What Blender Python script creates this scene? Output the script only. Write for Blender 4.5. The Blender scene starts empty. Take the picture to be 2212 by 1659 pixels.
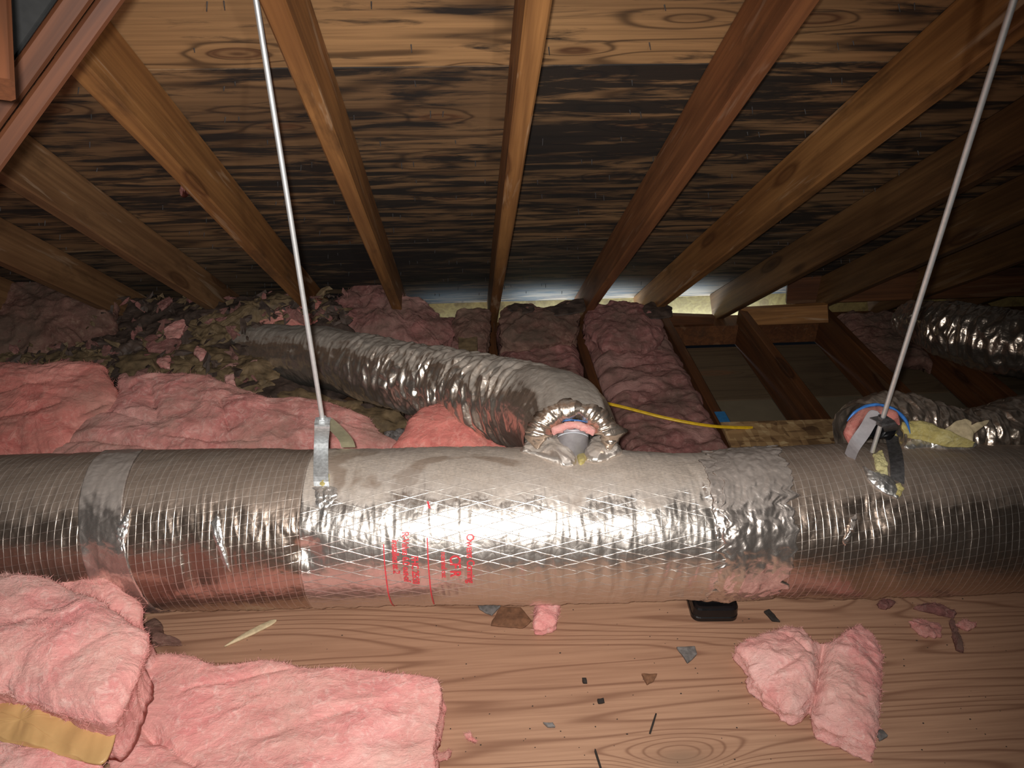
import bpy, bmesh, math, random
from mathutils import Vector, Matrix, noise
random.seed(7)
S = bpy.context.scene
COL = S.collection
# ------------------------------------------------------------------ camera, world, lamps, exposure
F, TH, PS = 1650.0, math.radians(30.7), math.radians(4.0)
cam = bpy.data.cameras.new('camera'); cam.sensor_width = 36; cam.lens = 36*F/2212; cam.clip_start = .02
co = bpy.data.objects.new('camera', cam); COL.objects.link(co)
co.rotation_euler = (math.pi/2-TH, 0, -PS); S.camera = co
S.view_settings.view_transform = 'Standard'; S.view_settings.look = 'None'
S.view_settings.exposure = 0; S.view_settings.gamma = 1; S.view_settings.use_curve_mapping = False
w = bpy.data.worlds.new('world'); S.world = w; w.use_nodes = True
w.node_tree.nodes['Background'].inputs[0].default_value = (.5, .6, .8, 1)
w.node_tree.nodes['Background'].inputs[1].default_value = .004

def lamp(name, kind, loc, power, color, size=.01, aim=None, **kw):
    l = bpy.data.lights.new(name, kind); l.energy = power; l.color = color
    if kind == 'AREA': l.shape = 'RECTANGLE'; l.size, l.size_y = size
    else: l.shadow_soft_size = size
    for k, v in kw.items(): setattr(l, k, v)
    o = bpy.data.objects.new(name, l); COL.objects.link(o); o.location = loc
    if aim is not None: o.rotation_euler = (Vector(aim)-Vector(loc)).to_track_quat('-Z', 'Y').to_euler()
    return o
lamp('phone_flash', 'SPOT', (-.022, 0, .02), 165, (1, .97, .93), .014, (-.14, 1.5, -1.18), spot_size=math.radians(104), spot_blend=1.0)
lamp('head_torch', 'SPOT', (.30, -.02, .03), 24, (1, .95, .88), .02, (.0, 1.8, -.95), spot_size=math.radians(120), spot_blend=1.0)
# daylight rising through the soffit vents under the eave
lamp('soffit_daylight', 'AREA', (.95, 3.475, -1.80), 9, (.62, .82, 1), (1.35, .075), (.95, 3.475, 0))
lamp('soffit_daylight', 'AREA', (-.05, 3.475, -1.80), .5, (.62, .82, 1), (.30, .075), (-.05, 3.475, 0))

# ------------------------------------------------------------------ pixel -> place helpers
def ray(x, y):
    vx, vz = (x-1106)/F, (829.5-y)/F
    Y = math.cos(TH)+vz*math.sin(TH); Z = -math.sin(TH)+vz*math.cos(TH)
    return Vector((vx*math.cos(PS)+Y*math.sin(PS), -vx*math.sin(PS)+Y*math.cos(PS), Z))
def dep(x, y, d): return ray(x, y)*d
def hit(x, y, z0, s=0.0, y0=0.0):            # plane Z = z0 + s*(Y-y0)
    d = ray(x, y); return d*((z0-s*y0)/(d.z-s*d.y))
ROOF0, RS = 1.09, -.767
def roofz(y): return ROOF0+RS*y
FL = -1.583                                   # top of the plywood floor
JT = -1.602                                   # top of the joists

# ------------------------------------------------------------------ node helper
class NT:
    def __init__(s, name):
        s.m = bpy.data.materials.new(name); s.m.use_nodes = True; s.t = s.m.node_tree
        s.t.nodes.clear()
        s.out = s.t.nodes.new('ShaderNodeOutputMaterial')
        s.b = s.t.nodes.new('ShaderNodeBsdfPrincipled'); s.l(s.b.outputs[0], s.out.inputs[0])
    def n(s, k, **kw):
        x = s.t.nodes.new('ShaderNode'+k)
        for a, v in kw.items(): setattr(x, a, v)
        return x
    def l(s, a, b): s.t.links.new(a, b)
    def put(s, inp, v):
        if hasattr(v, 'is_linked') or isinstance(v, bpy.types.NodeSocket): s.l(v, inp)
        elif isinstance(v, (tuple, list)) and len(v) == 3 and inp.type == 'RGBA': inp.default_value = (*v, 1)
        else: inp.default_value = v
    def math(s, op, a, b=0.0, c=None, clamp=False):
        x = s.n('Math', operation=op, use_clamp=clamp); s.put(x.inputs[0], a); s.put(x.inputs[1], b)
        if c is not None: s.put(x.inputs[2], c)
        return x.outputs[0]
    def noise(s, vec, scale, detail=4, rough=.55, dist=0.0):
        x = s.n('TexNoise'); s.l(vec, x.inputs['Vector']); x.inputs['Scale'].default_value = scale
        x.inputs['Detail'].default_value = detail; x.inputs['Roughness'].default_value = rough; x.inputs['Distortion'].default_value = dist
        return x.outputs[0]
    def vor(s, vec, scale, feature='F1', rnd=1.0):
        x = s.n('TexVoronoi', feature=feature); s.l(vec, x.inputs['Vector']); x.inputs['Scale'].default_value = scale
        x.inputs['Randomness'].default_value = rnd
        return x.outputs[0]
    def map(s, vec, scale=(1, 1, 1), loc=(0, 0, 0), rot=(0, 0, 0)):
        x = s.n('Mapping'); s.l(vec, x.inputs[0]); x.inputs['Scale'].default_value = scale
        s.put(x.inputs['Location'], loc); x.inputs['Rotation'].default_value = rot
        return x.outputs[0]
    def obj(s): return s.n('TexCoord').outputs['Object']
    def rand_off(s, vec, amount=37.0):
        oi = s.n('ObjectInfo'); a = s.n('VectorMath', operation='ADD')
        m = s.math('MULTIPLY', oi.outputs['Random'], amount)
        c = s.n('CombineXYZ'); s.l(m, c.inputs[0]); s.l(m, c.inputs[1]); s.l(m, c.inputs[2])
        s.l(vec, a.inputs[0]); s.l(c.outputs[0], a.inputs[1]); return a.outputs[0], oi.outputs['Random']
    def ramp(s, fac, stops, interp='LINEAR'):
        x = s.n('ValToRGB'); s.l(fac, x.inputs[0]); e = x.color_ramp.elements; x.color_ramp.interpolation = interp
        while len(e) < len(stops): e.new(.5)
        for k, (p, c) in zip(e, stops):
            k.position = p; k.color = (*c, 1) if isinstance(c, (tuple, list)) else (c, c, c, 1)
        return x.outputs[0]
    def mix(s, fac, a, b, mode='MIX'):
        x = s.n('Mix', data_type='RGBA', blend_type=mode); s.put(x.inputs[0], fac); s.put(x.inputs[6], a); s.put(x.inputs[7], b)
        return x.outputs[2]
    def bump(s, h, strength, dist, prev=None):
        x = s.n('Bump'); s.l(h, x.inputs['Height']); x.inputs['Strength'].default_value = strength; x.inputs['Distance'].default_value = dist
        if prev is not None: s.l(prev, x.inputs['Normal'])
        return x.outputs[0]
    def done(s, color=None, rough=.8, metal=0.0, normal=None, spec=None):
        if color is not None: s.put(s.b.inputs['Base Color'], color)
        s.put(s.b.inputs['Roughness'], rough); s.put(s.b.inputs['Metallic'], metal)
        if normal is not None: s.l(normal, s.b.inputs['Normal'])
        if spec is not None: s.b.inputs['Specular IOR Level'].default_value = spec
        return s.m

def plywood(name, pale, mid, dark, stain, stain_amt, flow=(.55, 5.5), lines=9.0, line_c=.45, knots=None, knot_c=(.16, .07, .03), kscale=(1.6, 7.0), stain_col=(.012, .010, .009), rough=.75, swap=False, fx=1.3):
    """rotary-cut grain: contour lines of a stretched field, with knots; the grain runs along object X"""
    t = NT(name); o, rnd = t.rand_off(t.obj())
    if swap: o = t.map(o, rot=(0, 0, math.pi/2))
    st = t.map(o, (flow[0], flow[1], flow[1]))
    f = t.noise(st, 1.0, 2, .45, .25)
    kv = t.map(o, (kscale[0], kscale[1], kscale[1]))
    kd = t.vor(kv, 1.0)
    kn = t.math('POWER', 2.718, t.math('MULTIPLY', t.math('MULTIPLY', kd, kd), -22.0))
    # only some cells carry a knot
    f2 = t.math('ADD', t.math('MULTIPLY', f, 1.0), t.math('MULTIPLY', kn, .42))
    sn = t.math('SINE', t.math('MULTIPLY', f2, lines*6.283))
    line = t.math('POWER', t.math('MULTIPLY_ADD', sn, .5, .5), 7.0)
    fine = t.noise(t.map(o, (3.0, 90, 90)), 1.0, 3, .6)
    big = t.noise(t.map(o, (.5, 2.5, 2.5)), 1.0, 2)
    c = t.mix(t.ramp(big, [(.35, 0.0), (.65, 1.0)]), pale, mid)
    c = t.mix(t.math('MULTIPLY', line, line_c), c, dark)
    c = t.mix(t.ramp(fine, [(.35, .32), (.62, 0.0)]), c, dark)
    kring = t.ramp(kd, [(0.0, .75), (.10, .35), (.135, .95), (.18, .2), (.26, 0.0)])
    c = t.mix(kring, c, knot_c)
    s1 = t.noise(t.map(o, (fx, 26, 26)), 1.0, 6, .64, .5)
    s2 = t.noise(t.map(o, (.45, 1.6, 1.6)), 1.0, 2)
    s = t.math('ADD', s1, t.math('MULTIPLY', t.math('SUBTRACT', s2, .5), .55))
    sm = t.ramp(s, [(stain, 0.0), (stain+.13, stain_amt)])
    c = t.mix(sm, c, stain_col)
    h = t.math('ADD', t.math('MULTIPLY', fine, .6), t.math('MULTIPLY', line, -.5))
    return t.done(c, rough, 0, t.bump(h, .5, .0015))

def lumber(name, a, b, dark, pale=None, rough=.62, patch=.0):
    """sawn softwood, grain along object Y"""
    t = NT(name); o, rnd = t.rand_off(t.obj())
    f = t.noise(t.map(o, (9, .5, 9)), 1.0, 3, .5, .4)
    sn = t.math('MULTIPLY_ADD', t.math('SINE', t.math('MULTIPLY', f, 42.0)), .5, .5)
    fine = t.noise(t.map(o, (95, 2.6, 95)), 1.0, 3, .6)
    big = t.noise(t.map(o, (4, 1.1, 4)), 1.0, 3)
    c = t.mix(t.ramp(big, [(.33, 0.0), (.66, 1.0)]), a, b)
    c = t.mix(t.math('MULTIPLY', sn, .35), c, dark)
    c = t.mix(t.ramp(fine, [(.35, .38), (.6, 0.0)]), c, dark)
    kd = t.vor(t.map(o, (7, 1.7, 7)), 1.0)
    c = t.mix(t.ramp(kd, [(.05, .9), (.12, .5), (.15, .85), (.2, 0.0)]), c, dark)
    st = t.noise(t.map(o, (6, 1.6, 6)), 2.0, 5, .65)
    c = t.mix(t.ramp(st, [(.55, 0.0), (.72, .6)]), c, (.05, .025, .012))
    if pale:
        p = t.noise(t.map(o, (17, 1.5, 17), (5, 3, 2)), 1.4, 4, .6, .5)
        c = t.mix(t.ramp(p, [(.60, 0.0), (.68, patch)]), c, pale)
    return t.done(c, rough, 0, t.bump(t.math('ADD', fine, t.math('MULTIPLY', sn, .4)), .4, .0012), .35)

def fluffy(name, base, pale, deep, dust, dust_amt, scale=1.0):
    """fibreglass wool"""
    t = NT(name); o, rnd = t.rand_off(t.n('TexCoord').outputs['Object'], 5)
    n1 = t.noise(t.map(o, (9*scale, 14*scale, 14*scale)), 1.0, 5, .62, 1.4)
    n2 = t.noise(o, 42*scale, 5, .7, 1.0)
    n3 = t.noise(t.map(o, (60, 190, 190)), 1.0, 4, .7, 2.2)
    n4 = t.noise(t.map(o, (2.6, 3.4, 3.4), (4, 8, 1)), 1.0, 3)
    c = t.mix(t.ramp(n1, [(.32, 0.0), (.5, .5), (.68, 1.0)]), deep, base)
    c = t.mix(t.ramp(n2, [(.5, 0.0), (.72, .65)]), c, pale)
    c = t.mix(t.ramp(n4, [(.55, 0.0), (.68, .55)]), c, pale)
    g = t.n('NewGeometry'); sx = t.n('SeparateXYZ'); t.l(g.outputs['Normal'], sx.inputs[0])
    up = t.math('MULTIPLY', t.ramp(sx.outputs[2], [(.2, .35), (.95, 1.0)]), t.ramp(t.noise(o, 5*scale, 5, .65), [(.42, 0.0), (.62, dust_amt)]))
    c = t.mix(up, c, dust)
    h = t.math('ADD', t.math('MULTIPLY', n1, 1.0), t.math('ADD', t.math('MULTIPLY', n2, .35), t.math('MULTIPLY', n3, .16)))
    m = t.done(c, 1.0, 0, t.bump(h, .8, .014*1/scale), .05)
    t.b.inputs['Sheen Weight'].default_value = .25; t.b.inputs['Sheen Roughness'].default_value = .6
    t.put(t.b.inputs['Sheen Tint'], pale)
    return m

def foil(name, tint=(.80, .745, .70), rough=.2, crinkle=.5, dust_amt=.8, dust=(.20, .165, .14), scrim=None, dust_lo=.86, fold=0, cr_scale=45, dark=(.10, .085, .07), spread=.13, metal=.93, sb=.5):
    """aluminised jacket, UV in metres (u along, v around); dust lies where it faces up"""
    t = NT(name); uv = t.n('UVMap').outputs[0]; o = t.obj()
    sep = t.n('SeparateXYZ'); t.l(uv, sep.inputs[0]); u, v = sep.outputs[0], sep.outputs[1]
    wob = t.math('MULTIPLY', t.math('SUBTRACT', t.noise(o, 7, 2), .5), .010)
    def lines(expr, gap, width):
        fr = t.math('ABSOLUTE', t.math('SUBTRACT', t.math('FRACT', t.math('DIVIDE', t.math('ADD', expr, wob), gap)), .5))
        return t.math('SUBTRACT', 1.0, t.math('DIVIDE', fr, width/gap), clamp=True)
    sc = None
    if scrim == 'grid':
        sc = t.math('MAXIMUM', lines(u, .0168, .0013), t.math('MULTIPLY', lines(t.math('ADD', v, t.math('MULTIPLY', u, -.16)), .022, .0011), .6))
    elif scrim == 'diamond':
        d1 = lines(t.math('ADD', v, t.math('MULTIPLY', u, .26)), .027, .0013)
        d2 = lines(t.math('ADD', v, t.math('MULTIPLY', u, -.26)), .029, .0013)
        sc = t.math('MAXIMUM', d1, t.math('MAXIMUM', d2, t.math('MULTIPLY', lines(u, .021, .0009), .25)))
    c1 = t.noise(o, cr_scale, 5, .6, .6); c2 = t.vor(o, cr_scale*1.5, 'DISTANCE_TO_EDGE'); c3 = t.noise(o, cr_scale*.28, 3, .5, .8)
    h = t.math('ADD', t.math('ADD', t.math('MULTIPLY', c1, .5), t.math('MULTIPLY', c3, .9)), t.math('MULTIPLY', t.math('MINIMUM', c2, .25), .7))
    nrm = t.bump(h, crinkle, .0045)
    g = t.n('NewGeometry'); sx = t.n('SeparateXYZ'); t.l(g.outputs['Normal'], sx.inputs[0])
    dn = t.noise(t.map(o, (9, 9, 9)), 1.0, 6, .7, .3)
    dm = t.math('ADD', sx.outputs[2], t.math('MULTIPLY', t.math('SUBTRACT', dn, .5), .42))
    dmask = t.ramp(dm, [(dust_lo-spread*.8, 0.0), (dust_lo+.0, dust_amt*.6), (min(.99, dust_lo+spread), dust_amt)])
    fine = t.noise(o, 160, 4, .7)
    rv = t.math('ADD', rough, t.math('MULTIPLY', t.math('SUBTRACT', fine, .4), .12))
    blot = t.noise(o, 11, 4, .6)
    c = t.mix(t.ramp(blot, [(.4, 0.0), (.75, .35)]), tint, (tint[0]*.62, tint[1]*.58, tint[2]*.54))
    dcol = t.mix(t.ramp(fine, [(.35, 0.0), (.65, .8)]), dust, (dust[0]*1.6, dust[1]*1.58, dust[2]*1.55))
    wipe = t.ramp(t.noise(t.map(o, (5, 7, 7), (2.3, 0, 0)), 1.0, 3, .5, .6), [(.565, 0.0), (.60, 1.0)])
    dcol = t.mix(wipe, dcol, dark)
    met = t.math('MULTIPLY', t.math('SUBTRACT', 1.0, dmask), metal)
    if sc is not None:
        keep = t.math('MULTIPLY', sc, t.math('SUBTRACT', 1.0, t.math('MULTIPLY', dmask, .75)))
        nrm = t.bump(sc, sb, .0009, nrm)
        rv = t.math('ADD', rv, t.math('MULTIPLY', sc, .22))
        c = t.mix(t.math('MULTIPLY', keep, .6), c, (.95, .92, .88))
    c = t.mix(dmask, c, dcol)
    rv = t.math('ADD', rv, t.math('MULTIPLY', dmask, .6))
    return t.done(c, rv, met, nrm)

def plain(name, color, rough=.6, metal=0.0, bump=0.0, bs=60, var=.25, spec=None):
    t = NT(name); o = t.obj(); n = t.noise(o, bs, 4, .6)
    c = t.mix(t.ramp(n, [(.35, 0.0), (.65, 1.0)]), color, tuple(x*(1-var) for x in color))
    return t.done(c, rough, metal, t.bump(n, bump, .002) if bump else None, spec)

# ------------------------------------------------------------------ materials
M = {}
M['deck'] = plywood('roof_deck_ply', (.44, .245, .105), (.25, .135, .06), (.05, .024, .010), .50, .95, flow=(.9, 6.5), lines=6, line_c=.75, kscale=(2.6, 7.5), fx=3.2, knot_c=(.12, .05, .02))
M['deck_mid_dim'] = plywood('roof_deck_ply_mid_dim', (.34, .19, .085), (.19, .105, .048), (.035, .017, .008), .47, .95, flow=(.9, 6.5), lines=6, line_c=.75, kscale=(2.6, 7.5), fx=3.6, knot_c=(.12, .05, .02))  # mould streaks, with part of the flash falloff put into the colour
M['deck_mould_dim'] = plywood('roof_deck_ply_mould_dim', (.24, .15, .08), (.12, .075, .04), (.03, .016, .008), .40, .97, flow=(.9, 6.5), lines=5, line_c=.7, kscale=(2.6, 7.5), fx=4.2, knot_c=(.12, .05, .02))  # heavier mould, and the dimness near the eave painted into darker wood tones
M['floor'] = plywood('floor_ply', (.46, .265, .165), (.38, .205, .125), (.16, .065, .035), .80, .6, flow=(.45, 5.2), lines=19, line_c=.62, kscale=(1.9, 4.2), knot_c=(.27, .16, .10), stain_col=(.06, .035, .02))
M['floor2'] = plywood('floor_ply_pale', (.40, .26, .14), (.33, .20, .11), (.20, .10, .05), .80, .5, flow=(.9, 5), lines=6, line_c=.4, kscale=(1, 2), knot_c=(.25, .14, .08))
M['old_ply'] = plywood('old_ply', (.13, .085, .045), (.10, .065, .034), (.05, .028, .014), .7, .6)
M['rafter'] = lumber('rafter_wood', (.40, .19, .062), (.25, .105, .032), (.10, .036, .011), (.52, .36, .23), patch=.6)
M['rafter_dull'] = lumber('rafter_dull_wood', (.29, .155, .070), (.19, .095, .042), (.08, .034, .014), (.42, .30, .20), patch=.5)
M['rafter_red'] = lumber('rafter_red_wood', (.33, .135, .05), (.22, .08, .03), (.08, .028, .012), (.46, .3, .2), patch=.35)
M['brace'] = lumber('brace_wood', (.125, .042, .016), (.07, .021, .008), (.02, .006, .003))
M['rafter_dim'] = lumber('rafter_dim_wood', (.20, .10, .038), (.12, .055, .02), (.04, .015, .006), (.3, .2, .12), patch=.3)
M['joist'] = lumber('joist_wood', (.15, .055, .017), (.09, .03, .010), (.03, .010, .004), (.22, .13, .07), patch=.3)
M['blocking'] = lumber('blocking_wood', (.36, .27, .10), (.28, .20, .07), (.16, .10, .04))
M['pink'] = fluffy('pink_wool', (.74, .32, .285), (.86, .56, .50), (.46, .14, .13), (.38, .23, .185), .75)
M['pink_hot'] = fluffy('pink_wool_clean', (.86, .40, .365), (.95, .66, .60), (.70, .24, .235), (.60, .42, .34), .4)
M['pink_salmon'] = fluffy('pink_wool_salmon', (.76, .255, .215), (.84, .43, .36), (.46, .12, .105), (.36, .19, .15), .65)
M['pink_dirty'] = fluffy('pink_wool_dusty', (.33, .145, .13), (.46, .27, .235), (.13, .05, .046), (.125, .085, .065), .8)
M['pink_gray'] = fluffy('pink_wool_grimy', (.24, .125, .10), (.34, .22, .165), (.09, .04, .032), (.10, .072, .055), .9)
M['yellow_wool'] = fluffy('yellow_wool', (.62, .52, .20), (.78, .72, .42), (.40, .32, .10), (.4, .33, .2), .3, 2)
M['kraft'] = plain('kraft_paper_old', (.20, .135, .07), .75, 0, .25, 30, .55)
M['kraft_dark'] = plain('kraft_paper_black', (.085, .055, .042), .7, 0, .25, 30, .6)
M['kraft_new'] = plain('kraft_paper_tan', (.58, .35, .145), .42, 0, .10, 12, .15)
M['kraft_edge'] = plain('pale_waxed_strap', (.50, .47, .32), .45, .3, .1, 60, .2)
M['drywall'] = plain('drywall_back', (.15, .115, .07), .9, 0, .1, 8, .15)
M['foil_grid'] = foil('foil_jacket_grid', (.55, .43, .35), .28, .34, .50, (.085, .062, .047), scrim='grid', sb=.45, metal=.93, cr_scale=30, dust_lo=.86, spread=.2)
M['foil_diamond'] = foil('foil_jacket_diamond', (.84, .765, .70), .31, .32, .80, (.30, .245, .20), scrim='diamond', dust_lo=.90, dark=(.20, .125, .075), metal=.93, cr_scale=32, spread=.10)
M['foil_tape'] = foil('foil_tape', (.80, .71, .65), .25, .5, .4, cr_scale=28, metal=.9)
M['foil_bright'] = foil('foil_scrap', (.93, .90, .86), .34, .7, .1, cr_scale=36, dust_lo=.9)
M['flex'] = foil('flex_jacket', (.84, .75, .66), .30, .55, .72, (.085, .072, .060), dust_lo=.86, spread=.22, cr_scale=30, dark=(.05, .045, .04))
M['flex_dark'] = foil('flex_jacket_clean', (.80, .67, .56), .28, .6, .25, (.05, .042, .035), dust_lo=.97, cr_scale=34)
M['steel'] = plain('galvanised_steel', (.72, .74, .75), .5, .6, .15, 140, .35)
M['zinc_rod'] = plain('zinc_rod', (.92, .93, .93), .48, .75, 0, 80, .1)
M['strap_dark'] = plain('weathered_strap', (.17, .16, .16), .5, .7, .2, 120, .4)
M['collar'] = plain('grey_collar', (.42, .40, .42), .5, .3, .1, 40, .2)
M['collar_rim'] = plain('pale_collar_rim', (.62, .68, .74), .4, .2, 0, 40, .1)
M['blue'] = plain('blue_film', (.06, .22, .62), .3)
M['black'] = plain('black_plastic', (.006, .006, .007), .32, 0, .1, 90, .3)
M['black_liner'] = plain('black_liner', (.008, .008, .009), .25)
M['red_ink'] = plain('red_ink', (.72, .055, .07), .45, 0)
M['yellow_cable'] = plain('yellow_cable_jacket', (.80, .50, .02), .35)
M['cement'] = plain('grey_debris', (.20, .18, .17), .9, 0, .4, 60, .5)
M['debris'] = plain('dark_debris', (.035, .025, .02), .9, 0, .4, 60, .5)
M['debris_brown'] = plain('brown_debris', (.22, .10, .05), .9, 0, .3, 60, .4)
M['splinter'] = plain('pale_splinter_wood', (.72, .58, .36), .6, 0, .2, 60, .3)
M['felt'] = plain('roofing_felt', (.02, .02, .02), .9)
M['tape_blue'] = plain('blue_tape', (.03, .16, .36), .5)
M['siding'] = plain('dark_sheathing', (.10, .065, .04), .85, 0, .3, 20, .4)

def osb():
    t = NT('oriented_strand_board'); o = t.obj()
    v = t.n('TexVoronoi'); t.l(t.map(o, (14, 46, 30), rot=(0, 0, .3)), v.inputs['Vector']); v.inputs['Scale'].default_value = 1
    v2 = t.n('TexVoronoi'); t.l(t.map(o, (44, 16, 30), rot=(0, 0, -.5)), v2.inputs['Vector']); v2.inputs['Scale'].default_value = 1
    g1 = t.n('RGBToBW'); t.l(v.outputs['Color'], g1.inputs[0]); g2 = t.n('RGBToBW'); t.l(v2.outputs['Color'], g2.inputs[0])
    k = t.math('MULTIPLY_ADD', g1.outputs[0], .6, t.math('MULTIPLY', g2.outputs[0], .4))
    c = t.ramp(k, [(.2, (.10, .05, .022)), (.45, (.26, .15, .065)), (.62, (.36, .22, .10)), (.85, (.52, .37, .19))])
    return t.done(c, .7, 0, t.bump(k, .3, .002))
M['osb'] = osb()

# ------------------------------------------------------------------ object helpers
def link(name, me, mat=None, parent=None, smooth=True):
    o = bpy.data.objects.new(name, me); COL.objects.link(o)
    if mat is not None and not me.materials: me.materials.append(mat)
    if smooth:
        me.polygons.foreach_set('use_smooth', [True]*len(me.polygons))
    if parent is not None:
        o.parent = parent; o.matrix_parent_inverse = Matrix.Translation(parent.location).inverted() if False else Matrix()
        o.location = -parent.location if any(parent.location) else (0, 0, 0)
        if any(parent.rotation_euler):
            o.matrix_basis = parent.matrix_basis.inverted()
    return o
def tag(o, label=None, cat=None, group=None, kind=None):
    if label: o['label'] = label
    if cat: o['category'] = cat
    if group: o['group'] = group
    if kind: o['kind'] = kind
    return o
def empty(name, loc=(0, 0, 0)):
    o = bpy.data.objects.new(name, None); COL.objects.link(o); o.location = loc; o.empty_display_size = .05; return o
def mesh(name, vs, fs):
    me = bpy.data.meshes.new(name); me.from_pydata([tuple(v) for v in vs], [], fs); me.update(); return me
def fbm(p, o=4, lac=2.0, h=1.0): return noise.fractal(p, h, lac, o)

def beam_mesh(name, L, wx, wz, warp=.0015, seed=0, nseg=24):
    """timber along local Y, from 0 to L, centred on X, hanging from Z=0 down to -wz, eased corners"""
    c = .004; prof = [(-wx/2, -c), (-wx/2+c, 0), (wx/2-c, 0), (wx/2, -c), (wx/2, -wz+c), (wx/2-c, -wz), (-wx/2+c, -wz), (-wx/2, -wz+c)]
    vs = []; fs = []
    for i in range(nseg+1):
        y = L*i/nseg
        dx = warp*2.5*noise.noise(Vector((seed*7.1, y*.7, 0))); 
        for k, (x, z) in enumerate(prof):
            q = Vector((x*20+seed*3, y*2.2, z*20))
            vs.append((x+dx+warp*noise.noise(q), y, z+warp*noise.noise(q+Vector((9, 9, 9)))))
    for i in range(nseg):
        for k in range(8):
            a, b = i*8+k, i*8+(k+1) % 8; fs.append((a, b, b+8, a+8))
    fs.append(tuple(range(7, -1, -1))); fs.append(tuple(nseg*8+k for k in range(8)))
    return mesh(name, vs, fs)

def box_obj(name, lo, hi, mat, parent=None, bev=.002):
    bm = bmesh.new(); bmesh.ops.create_cube(bm, size=1)
    lo, hi = Vector(lo), Vector(hi); c = (lo+hi)/2; d = hi-lo
    for v in bm.verts: v.co = Vector((v.co.x*d.x, v.co.y*d.y, v.co.z*d.z))
    if bev: bmesh.ops.bevel(bm, geom=bm.edges[:], offset=bev, segments=1, affect='EDGES')
    me = bpy.data.meshes.new(name); bm.to_mesh(me); bm.free()
    o = link(name, me, mat, parent, smooth=False); o.location = c-(parent.location if parent else Vector()); return o

def beam_between(name, p, q, wx, wz, mat, seed=0, parent=None, up=(0, 0, 1), **kw):
    """timber from p to q (top centre line)"""
    p, q = Vector(p), Vector(q); d = q-p; L = d.length; y = d.normalized(); x = y.cross(Vector(up)).normalized(); z = x.cross(y)
    me = beam_mesh(name, L, wx, wz, seed=seed, **kw); o = link(name, me, mat, None, smooth=False)
    m = Matrix((x, y, z)).transposed().to_4x4(); m.translation = p
    if parent is not None:
        o.parent = parent; m = parent.matrix_basis.inverted() @ m
    o.matrix_basis = m
    return o

# ------------------------------------------------------------------ SETTING: roof deck, walls, floor
YE = 3.52                                        # inner face of the fascia
ceil_me = None
def slab_on_roof(name, x0, x1, y0, y1, off0, off1, mat, parent=None):
    """slab lying on the roof slope between plan y0..y1; off = distance above the underside"""
    nz = Vector((0, -RS, 1)).normalized(); sl = Vector((0, 1, RS)).normalized()
    k = math.sqrt(1+RS*RS); p0 = Vector((x0, y0, roofz(y0)))
    X, Y, Z = x1-x0, (y1-y0)*k, off1-off0
    bm = bmesh.new(); bmesh.ops.create_cube(bm, size=1)
    for v in bm.verts: v.co = Vector(((v.co.x+.5)*X, (v.co.y+.5)*Y, (v.co.z+.5)*Z))
    bmesh.ops.bevel(bm, geom=bm.edges[:], offset=.0015, segments=1, affect='EDGES')
    me = bpy.data.meshes.new(name); bm.to_mesh(me); bm.free()
    o = link(name, me, mat, None, smooth=False)
    m = Matrix((Vector((1, 0, 0)), sl, nz)).transposed().to_4x4(); m.translation = p0+nz*off0
    if parent: o.parent = parent
    o.matrix_basis = m
    return o
ceiling = tag(slab_on_roof('ceiling', -4.2, 5.2, -1.2, 3.60, .014, .022, M['felt']), kind='structure')
# panels are children: express them in the ceiling's frame
cinv = ceiling.matrix_basis.inverted()
def deck_panel(x0, x1, y0, y1, mt='deck'):
    o = slab_on_roof('plywood_panel', x0, x1, y0, y1, 0, .0125, M[mt])
    m = o.matrix_basis.copy(); o.parent = ceiling; o.matrix_basis = cinv @ m; return o
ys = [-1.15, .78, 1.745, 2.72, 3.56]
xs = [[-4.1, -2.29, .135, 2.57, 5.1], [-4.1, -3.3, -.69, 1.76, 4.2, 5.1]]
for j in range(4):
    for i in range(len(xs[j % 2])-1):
        deck_panel(xs[j % 2][i]+.0015, xs[j % 2][i+1]-.0015, ys[j]+.001, ys[j+1]-.001, ('deck', 'deck', 'deck_mid_dim', 'deck_mould_dim')[j])
# nail points coming through the deck: rows of tiny points, one joined part
vs, fs = [], []
k = math.sqrt(1+RS*RS); nrm = Vector((0, RS, -1)).normalized()
yy = .9
while yy < 3.45:
    x = -2.6+random.random()*.2
    while x < 3.0:
        for rep in range(random.choice((1, 1, 2))):
            px = x+rep*.03+random.uniform(-.01, .01); py = yy+random.uniform(-.012, .012)
            c = Vector((px, py, roofz(py))); L = random.uniform(.009, .019); r = .0015
            tip = c+nrm*L+Vector((random.uniform(-.002, .002), 0, 0)); b = len(vs)
            a = Vector((1, 0, 0)); d = nrm.cross(a)
            for q in range(4):
                an = q*math.pi/2; vs.append(c+(a*math.cos(an)+d*math.sin(an))*r)
            for q in range(4):
                an = q*math.pi/2; vs.append(tip+(a*math.cos(an)+d*math.sin(an))*r*.6)
            for q in range(4):
                fs.append((b+q, b+(q+1) % 4, b+4+(q+1) % 4, b+4+q))
            fs.append((b+4, b+5, b+6, b+7))
        x += random.uniform(.14, .3)
    yy += .112
np_ = link('nail_points', mesh('nail_points', vs, fs), M['strap_dark'], None, smooth=False); np_.parent = ceiling; np_.matrix_basis = cinv; np_['kind'] = 'stuff'

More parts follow.
